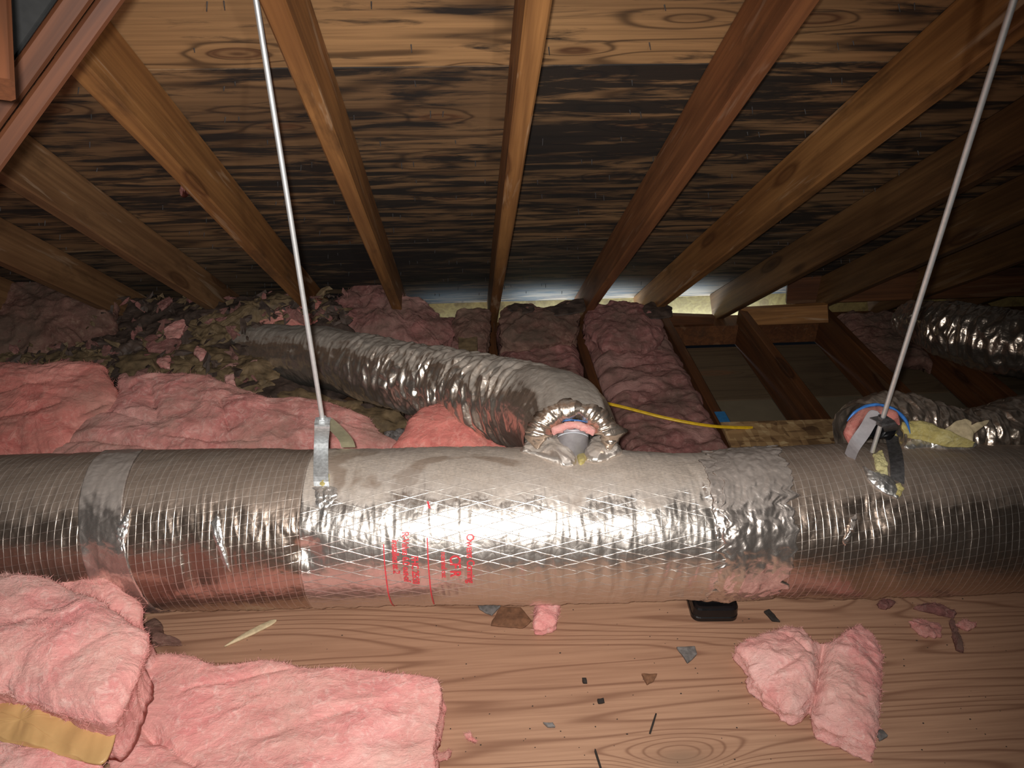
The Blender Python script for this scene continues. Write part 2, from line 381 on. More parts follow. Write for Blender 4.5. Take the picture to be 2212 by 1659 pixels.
def vplane(name, pts, mat, thick, d):
    """vertical or flat polygon slab, thickened along d"""
    d = Vector(d)*thick; n = len(pts); vs = [Vector(p) for p in pts]+[Vector(p)+d for p in pts]
    fs = [tuple(range(n)), tuple(range(2*n-1, n-1, -1))]+[(i, (i+1) % n, n+(i+1) % n, n+i) for i in range(n)]
    return link(name, mesh(name, vs, fs), mat, None, smooth=False)
tag(vplane('wall_left', [(-4.15, -1.2, -1.8), (-4.15, 3.55, -1.8), (-4.15, 3.55, roofz(3.55)), (-4.15, -1.2, roofz(-1.2))], M['siding'], .02, (-1, 0, 0)), kind='structure')
tag(vplane('wall_right', [(5.15, -1.2, -1.8), (5.15, 3.55, -1.8), (5.15, 3.55, roofz(3.55)), (5.15, -1.2, roofz(-1.2))], M['siding'], .02, (1, 0, 0)), kind='structure')
tag(vplane('wall_back', [(-4.15, -1.2, -1.8), (5.15, -1.2, -1.8), (5.15, -1.2, 2.0), (-4.15, -1.2, 2.0)], M['siding'], .02, (0, -1, 0)), kind='structure')
# fascia behind the eave opening
fas = box_obj('trim_1', (-4.1, YE, -1.80), (5.1, YE+.02, -1.60), M['blocking']); tag(fas, kind='structure')
plate = box_obj('trim_2', (-4.1, 3.30, -1.78), (5.1, 3.42, -1.675), M['joist']); tag(plate, kind='structure')

# floor: drywall backs between the joists, then plywood sheets on the joists
floor = tag(box_obj('floor', (-4.1, -1.15, -1.82), (5.1, 3.30, -1.797), M['siding']), kind='structure')
def fl_part(name, lo, hi, mat, bev=.0015):
    o = box_obj(name, lo, hi, mat, floor, bev); return o
# joist tops' right edges measured at .15 .55 .985 1.39 ...
JX = [-1.92, -1.51, -1.10, -.69, -.275, .125, .53, .965, 1.37, 1.78, 2.19, 2.60, 3.0, 3.4, 3.8, 4.2]
FIRST_JOIST = 5
for i in range(len(JX)-1):
    a, b = JX[i]+.021, JX[i+1]-.021
    fl_part('drywall_panel', (a, 1.7, -1.796), (b, 2.785, -1.784), M['drywall'], .001)
    fl_part('plywood_strip', (a, 2.79, -1.796), (b, 3.28, -1.782), M['old_ply'], .001)
fl_part('plywood_panel', (-2.2, -.6, FL-.0185), (1.555, 1.93, FL), M['floor'])
fl_part('plywood_panel', (1.559, -.6, FL-.0185), (4.0, 1.93, FL-.001), M['floor2'])

# ------------------------------------------------------------------ joists
jl = ['leftmost floor joist seen, buried under pink insulation', 'floor joist under the torn brown paper at left', 'floor joist under the heaped insulation at left',
      'floor joist hidden below the insulated branch duct', 'floor joist between the elbow and the pink batts', 'floor joist showing as a dark slot just left of the pink bays',
      'floor joist in the dark gap between the two pink insulation bays', 'brown floor joist along the edge of the last pink insulation bay',
      'wide brown floor joist between the two pale drywall strips', 'dark red floor joist in shadow right of the pale drywall strips', 'dark red floor joist behind the right hanger rod',
      'dark floor joist under the far loop of silver duct']
for i, x in enumerate(JX[:12]):
    if i < FIRST_JOIST: continue
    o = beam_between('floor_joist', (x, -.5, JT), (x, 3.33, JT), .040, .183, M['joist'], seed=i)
    o.location.z = JT
    tag(o, jl[i] if i < len(jl) else 'dark floor joist number beyond the far duct, %s' % ('first one past it' if i == 12 else 'second one past it'), 'joist', 'floor joists')

# ------------------------------------------------------------------ rafters (plan x at y=1.56 and y=3.4, left face)
RX = [(-1.87, -1.86), (-1.48, -1.46), (-1.075, -1.06), (-.675, -.682), (-.298, -.310), (.114, .119), (.546, .560), (.957, .868), (1.40, 1.262), (1.80, 1.68), (2.2, 2.08), (2.6, 2.5)]
rl = {1: 'rafter low in the far left corner above the grey pink heap', 2: 'rafter with a pale knot running under the red brace', 3: 'rafter meeting the red brace near the top, second left of the rods',
      4: 'orange rafter with pale glaze beside the left hanger rod', 5: 'narrow near vertical rafter at the middle with pale sap streak', 6: 'dark red brown rafter right of the middle one',
      7: 'wide brown rafter spotted white, ending over the first daylit gap', 8: 'rafter with a bluish daylit side at its foot and a dark hole',
      9: 'dim rafter behind the right hanger rod', 10: 'dim lower rafter behind the top of the far duct', 0: 'rafter hidden in the left corner dark', 11: 'barely lit rafter at the right edge', 12: 'second barely lit rafter at the right edge', 13: 'outermost right rafter in darkness'}
for i, (xa, xb) in enumerate(RX):
    W = .042; s = (xb-xa)/(3.4-1.56); y0, y1 = -.9, 3.50
    p = Vector((xa+W/2+s*(y0-1.56), y0, roofz(y0)-.0005)); q = Vector((xa+W/2+s*(y1-1.56), y1, roofz(y1)-.0005))
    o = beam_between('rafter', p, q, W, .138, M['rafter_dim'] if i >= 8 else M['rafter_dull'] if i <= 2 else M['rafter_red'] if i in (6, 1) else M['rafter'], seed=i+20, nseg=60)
    tag(o, rl[i], 'rafter', 'roof rafters')
# struts and ties in the dark at the right
beam_between('tie_beam', (1.55, 3.30, -1.42), (4.4, 2.55, -1.05), .038, .14, M['joist'], 41); tag(bpy.data.objects['tie_beam'], 'dim horizontal tie board crossing behind the right rafters', 'board')
o = beam_between('blocking_board', (1.36, 3.34, -1.60), (1.70, 3.15, -1.50), .038, .09, M['rafter'], 42); tag(o, 'short pale block leaning beside the foot of the daylit rafter', 'block')
o = beam_between('blocking_board', (.90, 3.345, -1.615), (1.235, 3.345, -1.64), .04, .10, M['joist'], 43); tag(o, 'dark block between rafter feet under the brightest eave gap', 'block')

# left brace, the board end beside it and an added shade panel
pA, pB = dep(310, -97, .90), dep(-80, 437, .98)
vdir = (pA+pB).normalized()
br = tag(empty('roof_brace', tuple(pA)), 'red brown doubled brace crossing the rafters in the top left corner', 'brace')
side = (pB-pA).cross(vdir).normalized()
if side.x > 0: side = -side
o = beam_between('board', pA, pB, .024, .045, M['brace'], 51, br, up=-vdir)
o = beam_between('board', pA+side*.028+vdir*.008, pB+side*.028+vdir*.008, .028, .045, M['brace'], 52, br, up=-vdir)
o = beam_between('shade_panel', pA+side*.088+vdir*.04, pB+side*.088+vdir*.04, .09, .02, M['felt'], 53, up=-vdir); tag(o, 'added dark panel standing in for shadowed deck behind the red brace', 'board')  # added black sheet; stands in for the shadow on the deck here
o = beam_between('post', dep(-62, -160, .74), dep(-50, 160, .70), .062, .034, M['brace'], 54, up=-ray(0, 100).normalized()); tag(o, 'lit orange end of a board at the upper left edge', 'board')

# ------------------------------------------------------------------ wool pads
def catmull(pts, n, soft=.6):
    m = len(pts); out = []; per = []
    for i in range(m): per.append((pts[(i+1) % m]-pts[i]).length)
    tot = sum(per); 
    for k in range(n):
        d = tot*k/n; i = 0
        while d > per[i] and i < m-1: d -= per[i]; i += 1
        t = d/max(per[i], 1e-9); p0, p1, p2, p3 = pts[i-1], pts[i], pts[(i+1) % m], pts[(i+2) % m]
        lin = p1.lerp(p2, t)
        cr = .5*((2*p1)+(p2-p0)*t+(2*p0-5*p1+4*p2-p3)*t*t+(3*p1-p0-3*p2+p3)*t*t*t)
        out.append(lin.lerp(cr, soft))
    return out
def pad(name, px, plane, mat, bulge=.05, skirt=.05, amp=.010, freq=9, n=220, m=44, power=2.6, jit=.008, parent=None, seed=0, edge_freq=22, stretch=(1, 1, 1), fuzz=0, fuzz_len=.014, centre=None, undercut=0.0, soft=.6, crease=()):
    """px: outline in photo pixels, hit on plane (z0, slope, y0) -> a real lump with thickness"""
    pts = [hit(x, y, *plane) for x, y in px]
    c = sum(pts, Vector())/len(pts) if centre is None else hit(*centre, *plane)
    CRS = [(hit(a0, b0, *plane), hit(a1, b1, *plane), w0, d0) for (a0, b0, a1, b1, w0, d0) in crease]
    ring = catmull(pts, n, soft)
    off = Vector((seed*11.3, seed*5.7, seed*2.1)); vs = []
    for p in ring:
        d = (p-c); d.z = 0; d.normalize()
        p += d*(jit*fbm((p+off)*edge_freq, 4)+jit*.5*noise.noise((p+off)*90))
    z0, sl, y0 = (list(plane)+[0, 0])[:3]
    for j in range(m+1):
        t = j/m; r = 1-(1-t)**1.7
        for p in ring:
            q = c.lerp(p, r); s = Vector((q.x*stretch[0], q.y*stretch[1], q.z*stretch[2]))+off
            prof = (1-r**power)**(1/power) if r < 1 else 0
            q = q.copy(); 
            k = fbm(s*freq, 5); rd = 1-abs(noise.noise(s*freq*1.7+Vector((3, 3, 3))))*2
            q.z += bulge*prof + amp*k*(.35+.65*prof) + amp*.45*rd*(.2+.8*prof)
            e = r*r*r
            q.x += amp*.7*e*noise.noise(s*freq*2+Vector((7, 0, 0))); q.y += amp*.7*e*noise.noise(s*freq*2+Vector((0, 7, 0)))
            for (a_, b_, w_, d_) in CRS:
                ab = b_-a_; tt = max(0, min(1, ((q.x-a_.x)*ab.x+(q.y-a_.y)*ab.y)/(ab.x**2+ab.y**2))); e2 = (q.x-a_.x-ab.x*tt)**2+(q.y-a_.y-ab.y*tt)**2
                q.z -= d_*math.exp(-math.sqrt(e2)/w_)*(1-r**6)
            vs.append(q)
    K = 8 if skirt > .012 else 2
    for j in range(1, K+1):
        t = j/K
        for p in ring:
            d = (c-p); d.z = 0; dl = d.length; d.normalize(); q = p.copy(); q.z -= skirt*t
            s = q+off; sh = amp*.6*noise.noise(s*freq*2.5)+amp*.4*noise.noise(s*60)
            q += d*(sh+undercut*t*dl+ (skirt*.12)*math.sin(t*math.pi)); vs.append(q)
    R = m+K; fs = []
    for j in range(R):
        for i in range(n):
            a, b = j*n+i, j*n+(i+1) % n; fs.append((a, a+n, b+n, b))
    fs = [f for f in fs]; fs.append(tuple(range(R*n+n-1, R*n-1, -1)))
    me = mesh(name, vs, fs)
    o = link(name, me, mat, None)
    # object origin stays at the world origin; fibres are a part of it
    if parent is not None: o.parent = parent; o.matrix_basis = parent.matrix_basis.inverted()
    if fuzz:
        fv, ff = [], []
        for q in range(fuzz):
            if random.random() < .55: a = vs[random.randrange(int((m-4)*n), R*n)]
            else: a = vs[random.randrange(2*n, m*n)]
            d = Vector((random.gauss(0, 1), random.gauss(0, 1), random.gauss(.5, .8))); d += (a-c).normalized()*.8; d.normalize()
            L = fuzz_len*random.uniform(.35, 1.2); wv = d.cross(Vector((random.gauss(0, 1), random.gauss(0, 1), random.gauss(0, 1)))).normalized()*.00035
            b = a+d*L*.5; e = a+d*L+Vector((random.gauss(0, 1), random.gauss(0, 1), random.gauss(0, 1)))*L*.3
            k0 = len(fv); fv += [a-d*.002-wv, a-d*.002+wv, b-wv, b+wv, e]
            ff += [(k0, k0+1, k0+3, k0+2), (k0+2, k0+3, k0+4)]
        f = link('loose_fibres', mesh('loose_fibres', fv, ff), mat, None, smooth=False); f.parent = o; f['kind'] = 'stuff'
    return o

# --- insulation in the joist bays (right of the flex duct)
def bay(xa, xb, y0, y1, z0, z1, amp, mat, label, seed, fuzz=0):
    n, m = 60, 170; vs, fs = [], []; off = Vector((seed*9.1, seed*3.3, 0))
    for j in range(m+1):
        y = y0+(y1-y0)*j/m
        for i in range(n+1):
            u = i/n; x = xa+(xb-xa)*u; e = min(u, 1-u)*2; s = Vector((x*1.0, y*1.7, 0))+off
            z = z0+(z1-z0)*(j/m)+(1-(1-min(1, e*3.2))**2)*.055-.05
            z += amp*fbm(s*8, 5)+amp*.6*(1-2*abs(noise.noise(s*11)))
            if j == 0 or j == m or i == 0 or i == n: z -= .06
            ex = .012*fbm(Vector((y*16, seed, 0)), 3)
            vs.append(Vector((x+ex*(1 if u > .5 else -1)*(abs(u-.5)*2)**4, y+.01*noise.noise(s*14)*(1 if 0 < j < m else 0), z)))
    for j in range(m):
        for i in range(n):
            a = j*(n+1)+i; fs.append((a, a+1, a+n+2, a+n+1))
    o = link('insulation_batt', mesh('insulation_batt', vs, fs), mat, None)
    md = o.modifiers.new('s', 'SOLIDIFY'); md.thickness = .03; md.offset = -1
    tag(o, label, 'insulation', 'pink batts laid between the joists'); return o
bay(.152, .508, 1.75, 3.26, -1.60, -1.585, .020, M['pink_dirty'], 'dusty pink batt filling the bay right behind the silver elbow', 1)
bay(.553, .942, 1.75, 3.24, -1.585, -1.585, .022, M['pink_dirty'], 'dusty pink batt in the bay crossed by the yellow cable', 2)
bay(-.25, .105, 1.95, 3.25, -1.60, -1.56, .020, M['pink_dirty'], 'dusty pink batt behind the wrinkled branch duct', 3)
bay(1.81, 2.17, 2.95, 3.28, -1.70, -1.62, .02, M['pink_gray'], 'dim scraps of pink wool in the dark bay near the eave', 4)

WP = lambda y: (-1.52, .175, 2.3)
# under-layer of old kraft faced batts at the left rear
H = 'heaped insulation behind the duct'
def T(o, label, cat='insulation', group=None): return tag(o, label, cat, group)
T(pad('insulation_heap', [(-700, 760), (-500, 690), (-200, 650), (200, 655), (420, 650), (560, 650), (700, 668), (760, 720), (700, 760), (600, 800), (700, 870), (860, 905), (880, 960), (700, 985), (300, 985), (-200, 985), (-700, 985)],
    (-1.52, .17, 2.3), M['kraft_dark'], .02, .25, .028, 5, 420, 70, 4, .02, seed=1), 'dark torn paper faced insulation spread behind the duct at left')
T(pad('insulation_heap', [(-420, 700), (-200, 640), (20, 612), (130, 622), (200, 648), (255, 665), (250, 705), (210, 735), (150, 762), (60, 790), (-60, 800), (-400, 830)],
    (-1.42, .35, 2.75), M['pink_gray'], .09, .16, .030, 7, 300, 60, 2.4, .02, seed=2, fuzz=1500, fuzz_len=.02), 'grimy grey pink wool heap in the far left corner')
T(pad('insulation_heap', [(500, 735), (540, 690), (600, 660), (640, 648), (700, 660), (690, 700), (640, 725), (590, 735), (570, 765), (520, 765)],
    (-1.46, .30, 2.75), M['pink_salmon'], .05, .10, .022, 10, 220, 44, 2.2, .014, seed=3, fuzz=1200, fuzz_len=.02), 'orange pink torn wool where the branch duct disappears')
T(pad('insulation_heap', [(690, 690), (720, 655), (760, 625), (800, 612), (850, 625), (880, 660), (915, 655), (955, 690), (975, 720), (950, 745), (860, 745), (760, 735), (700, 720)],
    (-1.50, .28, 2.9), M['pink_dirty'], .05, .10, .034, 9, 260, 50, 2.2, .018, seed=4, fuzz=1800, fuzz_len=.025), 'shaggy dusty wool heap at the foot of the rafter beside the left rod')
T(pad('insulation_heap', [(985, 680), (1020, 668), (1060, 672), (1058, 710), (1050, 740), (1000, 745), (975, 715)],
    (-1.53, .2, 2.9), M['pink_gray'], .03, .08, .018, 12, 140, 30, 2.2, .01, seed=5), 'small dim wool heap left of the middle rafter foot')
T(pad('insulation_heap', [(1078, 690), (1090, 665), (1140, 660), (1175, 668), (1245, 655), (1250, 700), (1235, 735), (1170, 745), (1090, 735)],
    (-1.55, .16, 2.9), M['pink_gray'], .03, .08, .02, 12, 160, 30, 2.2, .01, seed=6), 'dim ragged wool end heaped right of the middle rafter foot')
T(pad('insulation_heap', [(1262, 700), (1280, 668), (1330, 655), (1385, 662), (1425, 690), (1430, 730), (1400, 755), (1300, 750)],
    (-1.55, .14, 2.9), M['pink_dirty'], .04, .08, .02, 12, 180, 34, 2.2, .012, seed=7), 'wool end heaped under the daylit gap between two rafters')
for q, (px, lab) in enumerate([([(1095, 668), (1110, 655), (1150, 660), (1152, 672), (1120, 678)], 'dark paper tab sticking up left of the daylit gap'),
                               ([(1175, 670), (1240, 648), (1268, 645), (1262, 672), (1200, 682)], 'dark paper flap under the middle of the daylit gap'),
                               ([(1388, 668), (1405, 652), (1450, 662), (1448, 684), (1405, 688)], 'dark paper flap beneath the spotted rafter')]):
    T(pad('kraft_scrap', px, (-1.50, .1, 2.9), M['kraft_dark'], .004, .003, .008, 20, 60, 8, 2, .004, seed=20+q), lab, 'paper', 'kraft scraps')
# kraft sheets
KR = [([(560, 655), (600, 640), (690, 655), (650, 672), (600, 690), (540, 712), (490, 730), (440, 735), (470, 700)], 'kraft', .10, 'wavy brown paper edge above the orange pink wool'),
      ([(-40, 770), (0, 748), (40, 752), (95, 765), (85, 800), (40, 810), (-40, 800)], 'kraft', .02, 'olive brown paper flap at the far left edge'),
      ([(88, 800), (100, 770), (150, 758), (215, 760), (248, 780), (235, 812), (170, 815), (120, 822)], 'kraft', .03, 'curled brown paper roll right of the left edge flap'),
      ([(255, 770), (330, 745), (420, 742), (500, 755), (560, 790), (590, 830), (540, 850), (430, 845), (330, 835), (260, 825)], 'kraft', .04, 'broad torn brown paper sheet left of the branch duct'),
      ([(310, 720), (350, 690), (420, 660), (480, 655), (500, 680), (450, 715), (400, 745), (330, 755)], 'kraft_dark', .04, 'blackish crumpled paper sheet below the rafter feet'),
      ([(150, 755), (210, 730), (280, 728), (310, 745), (280, 765), (200, 770)], 'kraft_dark', .03, 'dark paper sheet under the grimy corner heap'),
      ([(590, 850), (640, 840), (720, 860), (860, 890), (905, 930), (860, 975), (740, 975), (640, 900)], 'kraft', .015, 'dim flat brown paper strip in the shadow of the branch duct'),
      ([(480, 790), (540, 770), (585, 780), (600, 815), (560, 830), (500, 815)], 'kraft', .03, 'yellowish brown paper lump touching the end of the branch duct'),
      ([(410, 700), (450, 680), (540, 690), (500, 735), (440, 745)], 'kraft', .03, 'brown paper ridge left of the orange pink wool'),
      ([(640, 655), (690, 660), (720, 650), (740, 668), (690, 690), (650, 680)], 'kraft_dark', .02, 'dark paper tuck at the foot of a rafter beside the left rod')]
for q, (px, mt, bl, lab) in enumerate(KR):
    T(pad('kraft_sheet', px, (-1.49+.012*(q % 3), .18, 2.3), M[mt], bl*.55, .004, .016, 13, 180, 26, 1.8, .016, seed=30+q, edge_freq=26, soft=.2), lab, 'paper', 'torn kraft facing')
# pink tufts showing through the torn paper
TF = [([(352, 712), (370, 700), (395, 690), (402, 702), (392, 722), (372, 735), (360, 728)], 'pink star shaped tear in the dark paper'),
      ([(305, 735), (330, 722), (350, 740), (375, 742), (380, 730), (392, 738), (360, 760), (320, 755)], 'dull pink tear just under the star shaped one'),
      ([(420, 762), (425, 748), (448, 758), (450, 770), (432, 776)], 'small round pink tuft on the brown sheet'),
      ([(340, 775), (368, 768), (366, 792), (345, 790)], 'small square pink tuft left of the round one'),
      ([(415, 815), (450, 808), (470, 825), (450, 835), (425, 832)], 'pink ragged tear low on the brown sheet'),
      ([(485, 815), (505, 808), (508, 830), (492, 838)], 'pink ragged tear right of the low one'),
      ([(340, 655), (365, 640), (372, 648), (348, 668)], 'thin pale tuft high in the dark paper'),
      ([(400, 640), (418, 630), (425, 640), (408, 650)], 'topmost pale tuft on the dark paper'),
      ([(255, 812), (270, 806), (285, 822), (262, 830)], 'pink tuft where the paper meets the long mound')]
for q, (px, lab) in enumerate(TF):
    T(pad('wool_tuft', px, (-1.435, .18, 2.3), M['pink_dirty' if q in (1, 6, 7) else 'pink'], .006, .01, .006, 26, 80, 14, 2, .006, seed=50+q), lab, 'insulation', 'wool tufts through torn paper')
# countless small flakes of paper and wool over the heap
vs, fs, mi = [], [], []
for q in range(420):
    x = random.uniform(-60, 760); y = random.uniform(640, 860) if x < 560 else random.uniform(640, 700)
    if y > 800 and x < 300: continue
    c = hit(x, y, -1.455, .18, 2.3); c.z += random.uniform(0, .03); R_ = random.uniform(.012, .045)
    ax = random.uniform(0, 6.28); tx, ty = random.gauss(0, .35), random.gauss(.25, .35); n = random.randint(6, 9); b = len(vs)
    ring = []
    for k in range(n):
        a = k/n*6.283; rr = R_*random.uniform(.35, 1.1); px = math.cos(a)*rr; py = math.sin(a)*rr*.5
        dx, dy = px*math.cos(ax)-py*math.sin(ax), px*math.sin(ax)+py*math.cos(ax)
        vs.append(c+Vector((dx, dy, dx*tx+dy*ty+random.gauss(0, R_*.12))))
    vs.append(c+Vector((0, 0, R_*.15))); m = random.choices((0, 1, 2), (4, 4, 3))[0]
    for k in range(n): fs.append((b+k, b+(k+1) % n, b+n)); mi.append(m)
me = mesh('paper_litter', vs, fs)
for k in ('kraft', 'kraft_dark', 'pink_dirty'): me.materials.append(M[k])
me.polygons.foreach_set('material_index', mi)
o = link('paper_litter', me, None, None, smooth=False); md = o.modifiers.new('s', 'SOLIDIFY'); md.thickness = .0015
tag(o, 'shreds of brown paper and dull pink wool littering the heap at left', 'litter', kind='stuff')
# two vertical brown paper tabs between the wool
for q, (px, lab) in enumerate([([(912, 700), (948, 698), (944, 800), (908, 790)], 'left brown paper tab hanging behind the branch duct'), ([(990, 690), (1028, 690), (1030, 800), (996, 790)], 'right brown paper tab hanging behind the branch duct')]):
    T(pad('kraft_tab', px, (-1.51, .12, 2.9), M['kraft'], .004, .004, .004, 10, 60, 10, 6, .002, seed=70+q), lab, 'paper', 'kraft tabs behind the branch duct')

# front mounds just behind the duct
T(pad('insulation_batt', [(-260, 860), (-120, 815), (0, 800), (60, 800), (150, 792), (205, 790), (235, 810), (248, 850), (250, 890), (225, 915), (180, 925), (150, 960), (120, 990), (-260, 1000)],
    (-1.37, .42, 2.2), M['pink_salmon'], .06, .22, .020, 8, 320, 60, 2.6, .010, seed=8, crease=[(0, 880, 120, 850, .007, .012), (0, 930, 140, 900, .007, .012), (170, 920, 245, 880, .012, .02)], stretch=(.6, 1, 1), fuzz=2500), 'bright salmon pink batt mound at the left edge behind the duct')
T(pad('insulation_batt', [(120, 990), (150, 955), (170, 925), (230, 905), (255, 850), (262, 825), (300, 818), (350, 815), (420, 825), (500, 840), (570, 862), (620, 885), (680, 892), (700, 880), (740, 890), (800, 910), (830, 950), (860, 985), (500, 1000)],
    (-1.40, .36, 2.15), M['pink'], .05, .20, .022, 8, 380, 60, 2.8, .012, seed=9, crease=[(150, 965, 360, 985, .010, .03), (380, 960, 560, 975, .010, .02), (330, 860, 345, 930, .010, .02), (480, 890, 500, 950, .008, .015), (230, 905, 330, 930, .01, .02)], stretch=(.6, 1, 1), fuzz=2500), 'long pink wool mound behind the duct beside the left hanger')
T(pad('insulation_batt', [(850, 990), (865, 945), (890, 905), (925, 882), (975, 877), (1015, 880), (1035, 905), (1075, 900), (1100, 930), (1100, 975), (1080, 992)],
    (-1.30, .45, 1.9), M['pink_salmon'], .035, .26, .012, 9, 240, 50, 2.6, .006, seed=10, stretch=(.7, 1, 1), fuzz=1000, fuzz_len=.008), 'folded pink batt corner peeking up between duct and branch')

# ------------------------------------------------------------------ foreground wool
T(pad('insulation_batt', [(240, 1659), (225, 1580), (240, 1520), (290, 1450), (330, 1420), (400, 1420), (470, 1440), (560, 1432), (660, 1445), (740, 1445), (850, 1460), (950, 1472), (948, 1560), (935, 1680), (925, 1760), (240, 1760)],
    (-1.50, 0, 0), M['pink_hot'], .012, .080, .012, 7, 420, 80, 5, .006, seed=11, crease=[(250, 1505, 330, 1600, .012, .03), (330, 1590, 420, 1655, .009, .02), (300, 1500, 330, 1470, .010, .015), (400, 1500, 640, 1450, .006, .007), (560, 1600, 760, 1540, .008, .006)], stretch=(.55, 1, 1), fuzz=6000, fuzz_len=.011), 'large flat bright pink batt lying on the plywood in front')
T(pad('insulation_batt', [(-250, 1200), (-100, 1238), (0, 1248), (80, 1252), (130, 1262), (200, 1300), (270, 1345), (318, 1372), (318, 1410), (300, 1450), (285, 1500), (262, 1545), (235, 1566), (180, 1555), (100, 1530), (20, 1505), (-60, 1495), (-250, 1490)],
    (-1.24, .15, 1.2), M['pink_hot'], .045, .14, .013, 7, 380, 70, 2.4, .006, seed=12, crease=[(0, 1390, 120, 1340, .014, .008), (150, 1450, 240, 1400, .012, .007)], fuzz=6000, fuzz_len=.011, undercut=.12), 'thick folded pale pink batt in the lower left corner, dusty on top')
T(pad('insulation_batt', [(-250, 1580), (-60, 1580), (0, 1600), (100, 1625), (215, 1645), (225, 1700), (150, 1780), (-250, 1780)],
    (-1.375, .05, 1.0), M['pink_hot'], .03, .16, .012, 8, 240, 44, 2.6, .006, seed=13, fuzz=1500), 'pink batt below the tan paper strip in the bottom left corner')
T(pad('wool_chunk', [(112, 1262), (118, 1228), (135, 1222), (148, 1240), (200, 1238), (250, 1236), (262, 1262), (268, 1292), (300, 1300), (310, 1335), (300, 1362), (250, 1358), (200, 1330), (150, 1300)],
    (-1.33, .2, 1.35), M['pink_hot'], .03, .16, .012, 13, 200, 36, 2.2, .006, seed=14, fuzz=1500, fuzz_len=.016), 'torn peach pink wool chunk wedged between corner batt and duct')
T(pad('wool_chunk', [(305, 1395), (312, 1345), (335, 1335), (352, 1355), (350, 1372), (392, 1386), (330, 1388), (318, 1420)],
    (-1.565, 0, 0), M['pink_gray'], .012, .015, .006, 20, 100, 18, 2, .004, seed=15), 'grey torn wisp poking out beside the corner batt')
T(pad('kraft_scrap', [(275, 1300), (300, 1272), (340, 1262), (365, 1268), (350, 1282), (310, 1292)], (-1.47, .1, 1.4), M['kraft_new'], .004, .003, .004, 20, 70, 10, 2, .003, seed=16), 'small tan paper flap tucked under the duct at left', 'paper')
kr = T(pad('kraft_sheet', [(-250, 1470), (0, 1488), (120, 1512), (250, 1545), (252, 1580), (222, 1650), (100, 1622), (0, 1595), (-250, 1580)], (-1.335, .14, 1.0), M['kraft_new'], .004, .002, .010, 5, 160, 20, 8, .001, seed=17, stretch=(3, .5, 1)), 'smooth tan kraft paper strip across the lower left batts', 'paper')
T(pad('wool_chunk', [(1590, 1400), (1605, 1385), (1640, 1380), (1690, 1356), (1730, 1360), (1752, 1385), (1778, 1398), (1815, 1375), (1850, 1354), (1885, 1370), (1903, 1410), (1905, 1480), (1900, 1520), (1893, 1575), (1888, 1618), (1830, 1600), (1768, 1568), (1755, 1520), (1735, 1538), (1695, 1538), (1650, 1500), (1622, 1470), (1612, 1430)],
    (-1.545, 0, 0), M['pink_hot'], .032, .038, .015, 11, 320, 60, 2.2, .006, seed=18, fuzz=3500, fuzz_len=.010, centre=(1765, 1470), crease=[(1780, 1385, 1758, 1540, .012, .042), (1700, 1380, 1740, 1420, .006, .012), (1640, 1480, 1720, 1440, .008, .010)]), 'heart shaped pink wool chunk lying alone on the plywood')
T(pad('wool_chunk', [(1152, 1352), (1158, 1300), (1175, 1285), (1208, 1300), (1200, 1345), (1170, 1362)], (-1.56, 0, 0), M['pink_hot'], .02, .022, .008, 16, 100, 18, 2, .004, seed=19, fuzz=200), 'small pink wool lump at the duct edge beside a brown scrap')
SM = [([(1965, 1345), (1985, 1336), (2030, 1352), (2030, 1372), (1998, 1374)], 'pink', 'peach wool scrap right of the heart shaped chunk'),
      ([(2052, 1340), (2060, 1338), (2072, 1375), (2082, 1405), (2066, 1402)], 'pink_dirty', 'thin bent wool strand near the plywood joint'),
      ([(1975, 1312), (2010, 1302), (2068, 1322), (2060, 1332), (2010, 1322)], 'pink_dirty', 'long dull wool scrap along the duct near the joint'),
      ([(2060, 1350), (2080, 1338), (2108, 1348), (2092, 1358)], 'pink', 'small pink scrap beside the plywood joint'),
      ([(1892, 1302), (1905, 1296), (1935, 1300), (1915, 1314), (1900, 1312)], 'pink_dirty', 'tiny wool scrap at the duct edge right of the grey chip'),
      ([(945, 1560), (958, 1510), (964, 1530), (952, 1600)], 'pink', 'thin wool shred along the side of the big batt'),
      ([(938, 1625), (975, 1622), (968, 1640), (940, 1642)], 'pink', 'pink wool crumb near the corner of the big batt'),
      ([(1005, 1585), (1018, 1583), (1028, 1600), (1012, 1598)], 'pink', 'tiny pink crumb on open plywood right of the big batt')]
for q, (px, mt, lab) in enumerate(SM):
    T(pad('wool_scrap', px, (FL+.008, 0, 0), M[mt], .006, .007, .007, 30, 90, 14, 2, .006, seed=80+q, soft=.2, fuzz=160, fuzz_len=.008), lab, 'insulation', 'wool scraps on the plywood')
